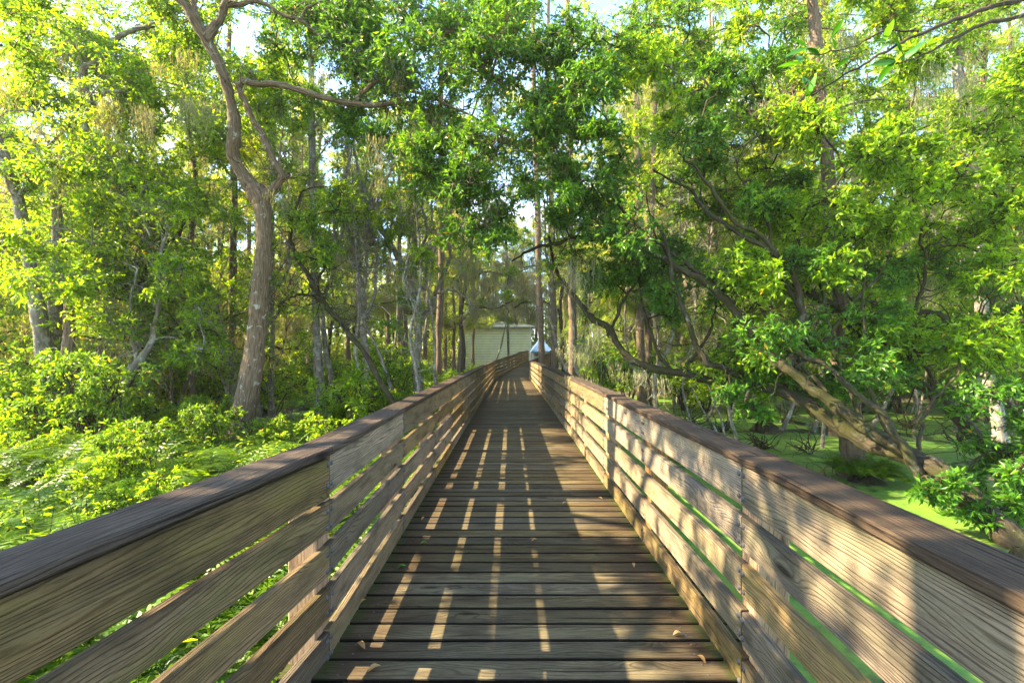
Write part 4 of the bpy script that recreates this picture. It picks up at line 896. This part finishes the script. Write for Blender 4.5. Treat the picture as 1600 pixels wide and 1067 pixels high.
for _ in range(110):   # beyond the building
    try_bg(int(rng.choice([0, 1, 1, 0, 2, 3])), U(-18, 20), U(62, 78), 0, U(1.0, 1.5), 1.7)
for x_, y_, k_ in ((-3.6, 31, 1), (-4.6, 36, 0), (-6, 40, 1), (-3.8, 44, 0), (5.4, 33, 1), (6.4, 38, 0), (7.2, 43, 1), (5.6, 48, 0)):
    try_bg(k_, x_, y_, 0, U(.9, 1.1), .5)

# the far wood that reads as one mass
a = Acc(); n = 230
for i in range(n):
    az = U(-1.15, 1.15); d = U(42, 60); x, y = d * math.sin(az), d * math.cos(az) + 4
    if -7 < x < 7: y = U(66, 84); x = U(-12, 12)
    h = U(8, 19)
    tubes(a, np.array([[[x, y, -1], [x + U(-.5, .5), y, h * .5], [x, y, h]]]), np.array([[.2, .15, .06]]), 6, 1)
    m = 900; f = U(.04, 1.0, m) ** .8; rr = 2.0 * (1.15 - f * .7)
    C = np.stack([x + rng.normal(size=m) * rr * .7, y + rng.normal(size=m) * rr * .7, f * h - .6], 1); leaves(a, C, norm(randu(m) - [0, 0, .3]), .36, .17)
for i in range(150):
    az = -1.15 + 2.3 * i / 149; d = U(40, 46); x, y = d * math.sin(az), d * math.cos(az) + 3
    if -7 < x < 7: y = U(66, 72)
    m = 420; C = np.stack([x + rng.normal(size=m) * 1.3, y + rng.normal(size=m) * 1.3, -.6 + U(0, 3.4, m)], 1); leaves(a, C, randu(m), .34, .17)
tag(a.obj('far_woods', [M['needle'], M['bark_oak']]), 'distant green forest closing the view all round', 'forest', kind='stuff')

# ------------------------------------------------------------------ odds and ends on the swamp floor
def tangle(name, label, cat, base, n, r, up, bark, rad=.012, k=5, spread=1.0):
    b = np.array(base, float); root = empty(name, b, label, cat); a = Acc()
    d0 = norm(rng.normal(size=(n, 3)) * [1, 1, .6] + [0, 0, up]); pts = [np.zeros((n, 3)) + rng.normal(size=(n, 3)) * .06]
    for i in range(k): d0 = norm(d0 + rng.normal(size=(n, 3)) * .45); pts.append(pts[-1] + d0 * r / k * U(.6, 1.2, (n, 1)))
    pt = np.stack(pts, 1); tubes(a, pt, np.linspace(rad, rad * .25, k + 1)[None] * U(.5, 1.4, (n, 1)), 5, 0)
    a.obj('twigs', bark, root); return root
tangle('root_tangle', 'upturned tangle of brown roots between the oak and the grey trunk', 'roots', P(448, 690, 11.5), 90, 1.1, .35, M['bark_red'], .022)
tangle('dead_brush', 'dead twiggy brush standing in the duckweed left of the leaning oak', 'brush', P(1192, 700, 10.4), 34, .9, .8, M['bark_oak'], .014)
tangle('dead_brush', 'fallen twiggy branch in the duckweed below the low limb', 'brush', P(1262, 705, 9.8), 24, .7, .6, M['bark_dark'], .012)
tangle('dead_brush', 'bare brush sticking out of the water near the right railing', 'brush', P(1128, 672, 12.5), 30, .9, .7, M['bark_oak'], .013)
for i_, (px_, py_, d_, lb_) in enumerate(((1080, 662, 14, 'grey brush by the far bank behind the two dead poles'), (1330, 672, 11, 'brush standing behind the leaning trunk in the water'), (1420, 665, 12, 'brush in the shaded water beyond the reddish trunk'), (1500, 690, 9.5, 'bare twigs hanging to the water under the right-hand limb'), (1230, 660, 14, 'pale twigs on the far side of the duckweed'), (1060, 690, 9.5, 'twigs just outside the right railing'))):
    tangle('dead_brush', lb_, 'brush', P(px_, py_, d_), 30, 1.2, .8, M['bark_oak'], .012)
tangle('dead_brush', 'dark twigs lying on the duckweed left of the ferny hummock', 'brush', P(1290, 755, 7.6), 20, .7, .35, M['bark_dark'], .009)
for i, (p0, p1, lab) in enumerate([((1098, 640, 13), (1128, 690, 11.2), 'thin pale dead pole leaning in the duckweed, the left of two'), ((1112, 620, 13), (1140, 705, 10.2), 'thin pale dead pole leaning in the duckweed, the right of two')]):
    a = Acc(); q0, q1 = P(*p0), P(*p1); b = np.array([q1[0], q1[1], -1.0]); limb(a, np.array([[*b, .03], [*((q0 + b) / 2 + [.05, 0, .1]), .026], [*q0, .018], [*(q0 + (q0 - b) * .8), .01]]), 7, 6, .01)
    tag(a.obj('dead_pole', M['bark_pale'], None, b), lab, 'pole').location = tuple(b)
def hummock(base, r, h, label, nf, fl, name='hummock'):
    b = np.array(base, float); root = empty(name, b, label, 'hummock'); a = Acc(); rings = 7; sd = 16; V = []
    for i in range(rings):
        f = i / (rings - 1); rad = r * (1 - f ** 1.8) ** .6 + .02
        for j in range(sd):
            th = j / sd * 2 * np.pi; rr = rad * (1 + .18 * math.sin(3 * th + i) + rng.normal() * .07); V.append((rr * math.cos(th), rr * math.sin(th), -.3 + f * (h + .3)))
    idx = np.arange(rings * sd).reshape(rings, sd); A = idx[:-1]; B = idx[1:]; Q = np.stack([A, np.roll(A, -1, 1), np.roll(B, -1, 1), B], -1).reshape(-1, 4)
    uv = np.stack([np.array(V)[Q.ravel()][:, 2], np.arctan2(np.array(V)[Q.ravel()][:, 1], np.array(V)[Q.ravel()][:, 0])], 1)
    a.add(V, Q, .5, uv, 0, True); a.obj('mound', M['bark_oak'], root)
    if nf:
        f_ = fern_mesh(nf, fl, .07, 8, 13, lambda n: np.stack([rng.normal(size=n) * r * .5, rng.normal(size=n) * r * .5, np.full(n, h * .8)], 1)); f_.obj('ferns', M['fern'], root)
    return root
hummock(P(1352, 752, 7.8), .42, .14, 'fern-topped hummock rising from the duckweed under the leaning oak', 34, .5)
hummock(P(1590, 905, 4.45), .15, .32, 'mossy cypress knee poking out of the water at the right edge', 0, .2, 'cypress_knee')
hummock(P(1195, 660, 12.5), .32, .08, 'low grassy hummock far out in the duckweed', 22, .4)
a = Acc(); limb(a, np.array([[*P(500, 650, 13), .05], [*P(560, 640, 12.6), .045], [*P(620, 628, 12.6), .03]]), 8, 6, .02)
b = P(560, 640, 12.6); tag(a.obj('fallen_log', M['bark_pale'], None, b), 'thin pale log lying low behind the left railing', 'log').location = tuple(b)

# thin damp air of the swamp
def haze(dens):
    m = bpy.data.materials.new('haze'); m.use_nodes = True; n = m.node_tree.nodes; n.remove(n['Principled BSDF'])
    v = n.new('ShaderNodeVolumePrincipled'); v.inputs['Density'].default_value = dens; v.inputs['Color'].default_value = (.95, .95, .84, 1); v.inputs['Anisotropy'].default_value = .1
    m.node_tree.links.new(v.outputs[0], n['Material Output'].inputs['Volume'])
    a = Acc(); box(a, -110, 110, -60, 110, -2.4, 34); tag(a.obj('haze', m), 'faint pale haze in the air among the trees', 'haze', kind='stuff')
haze(.0006)
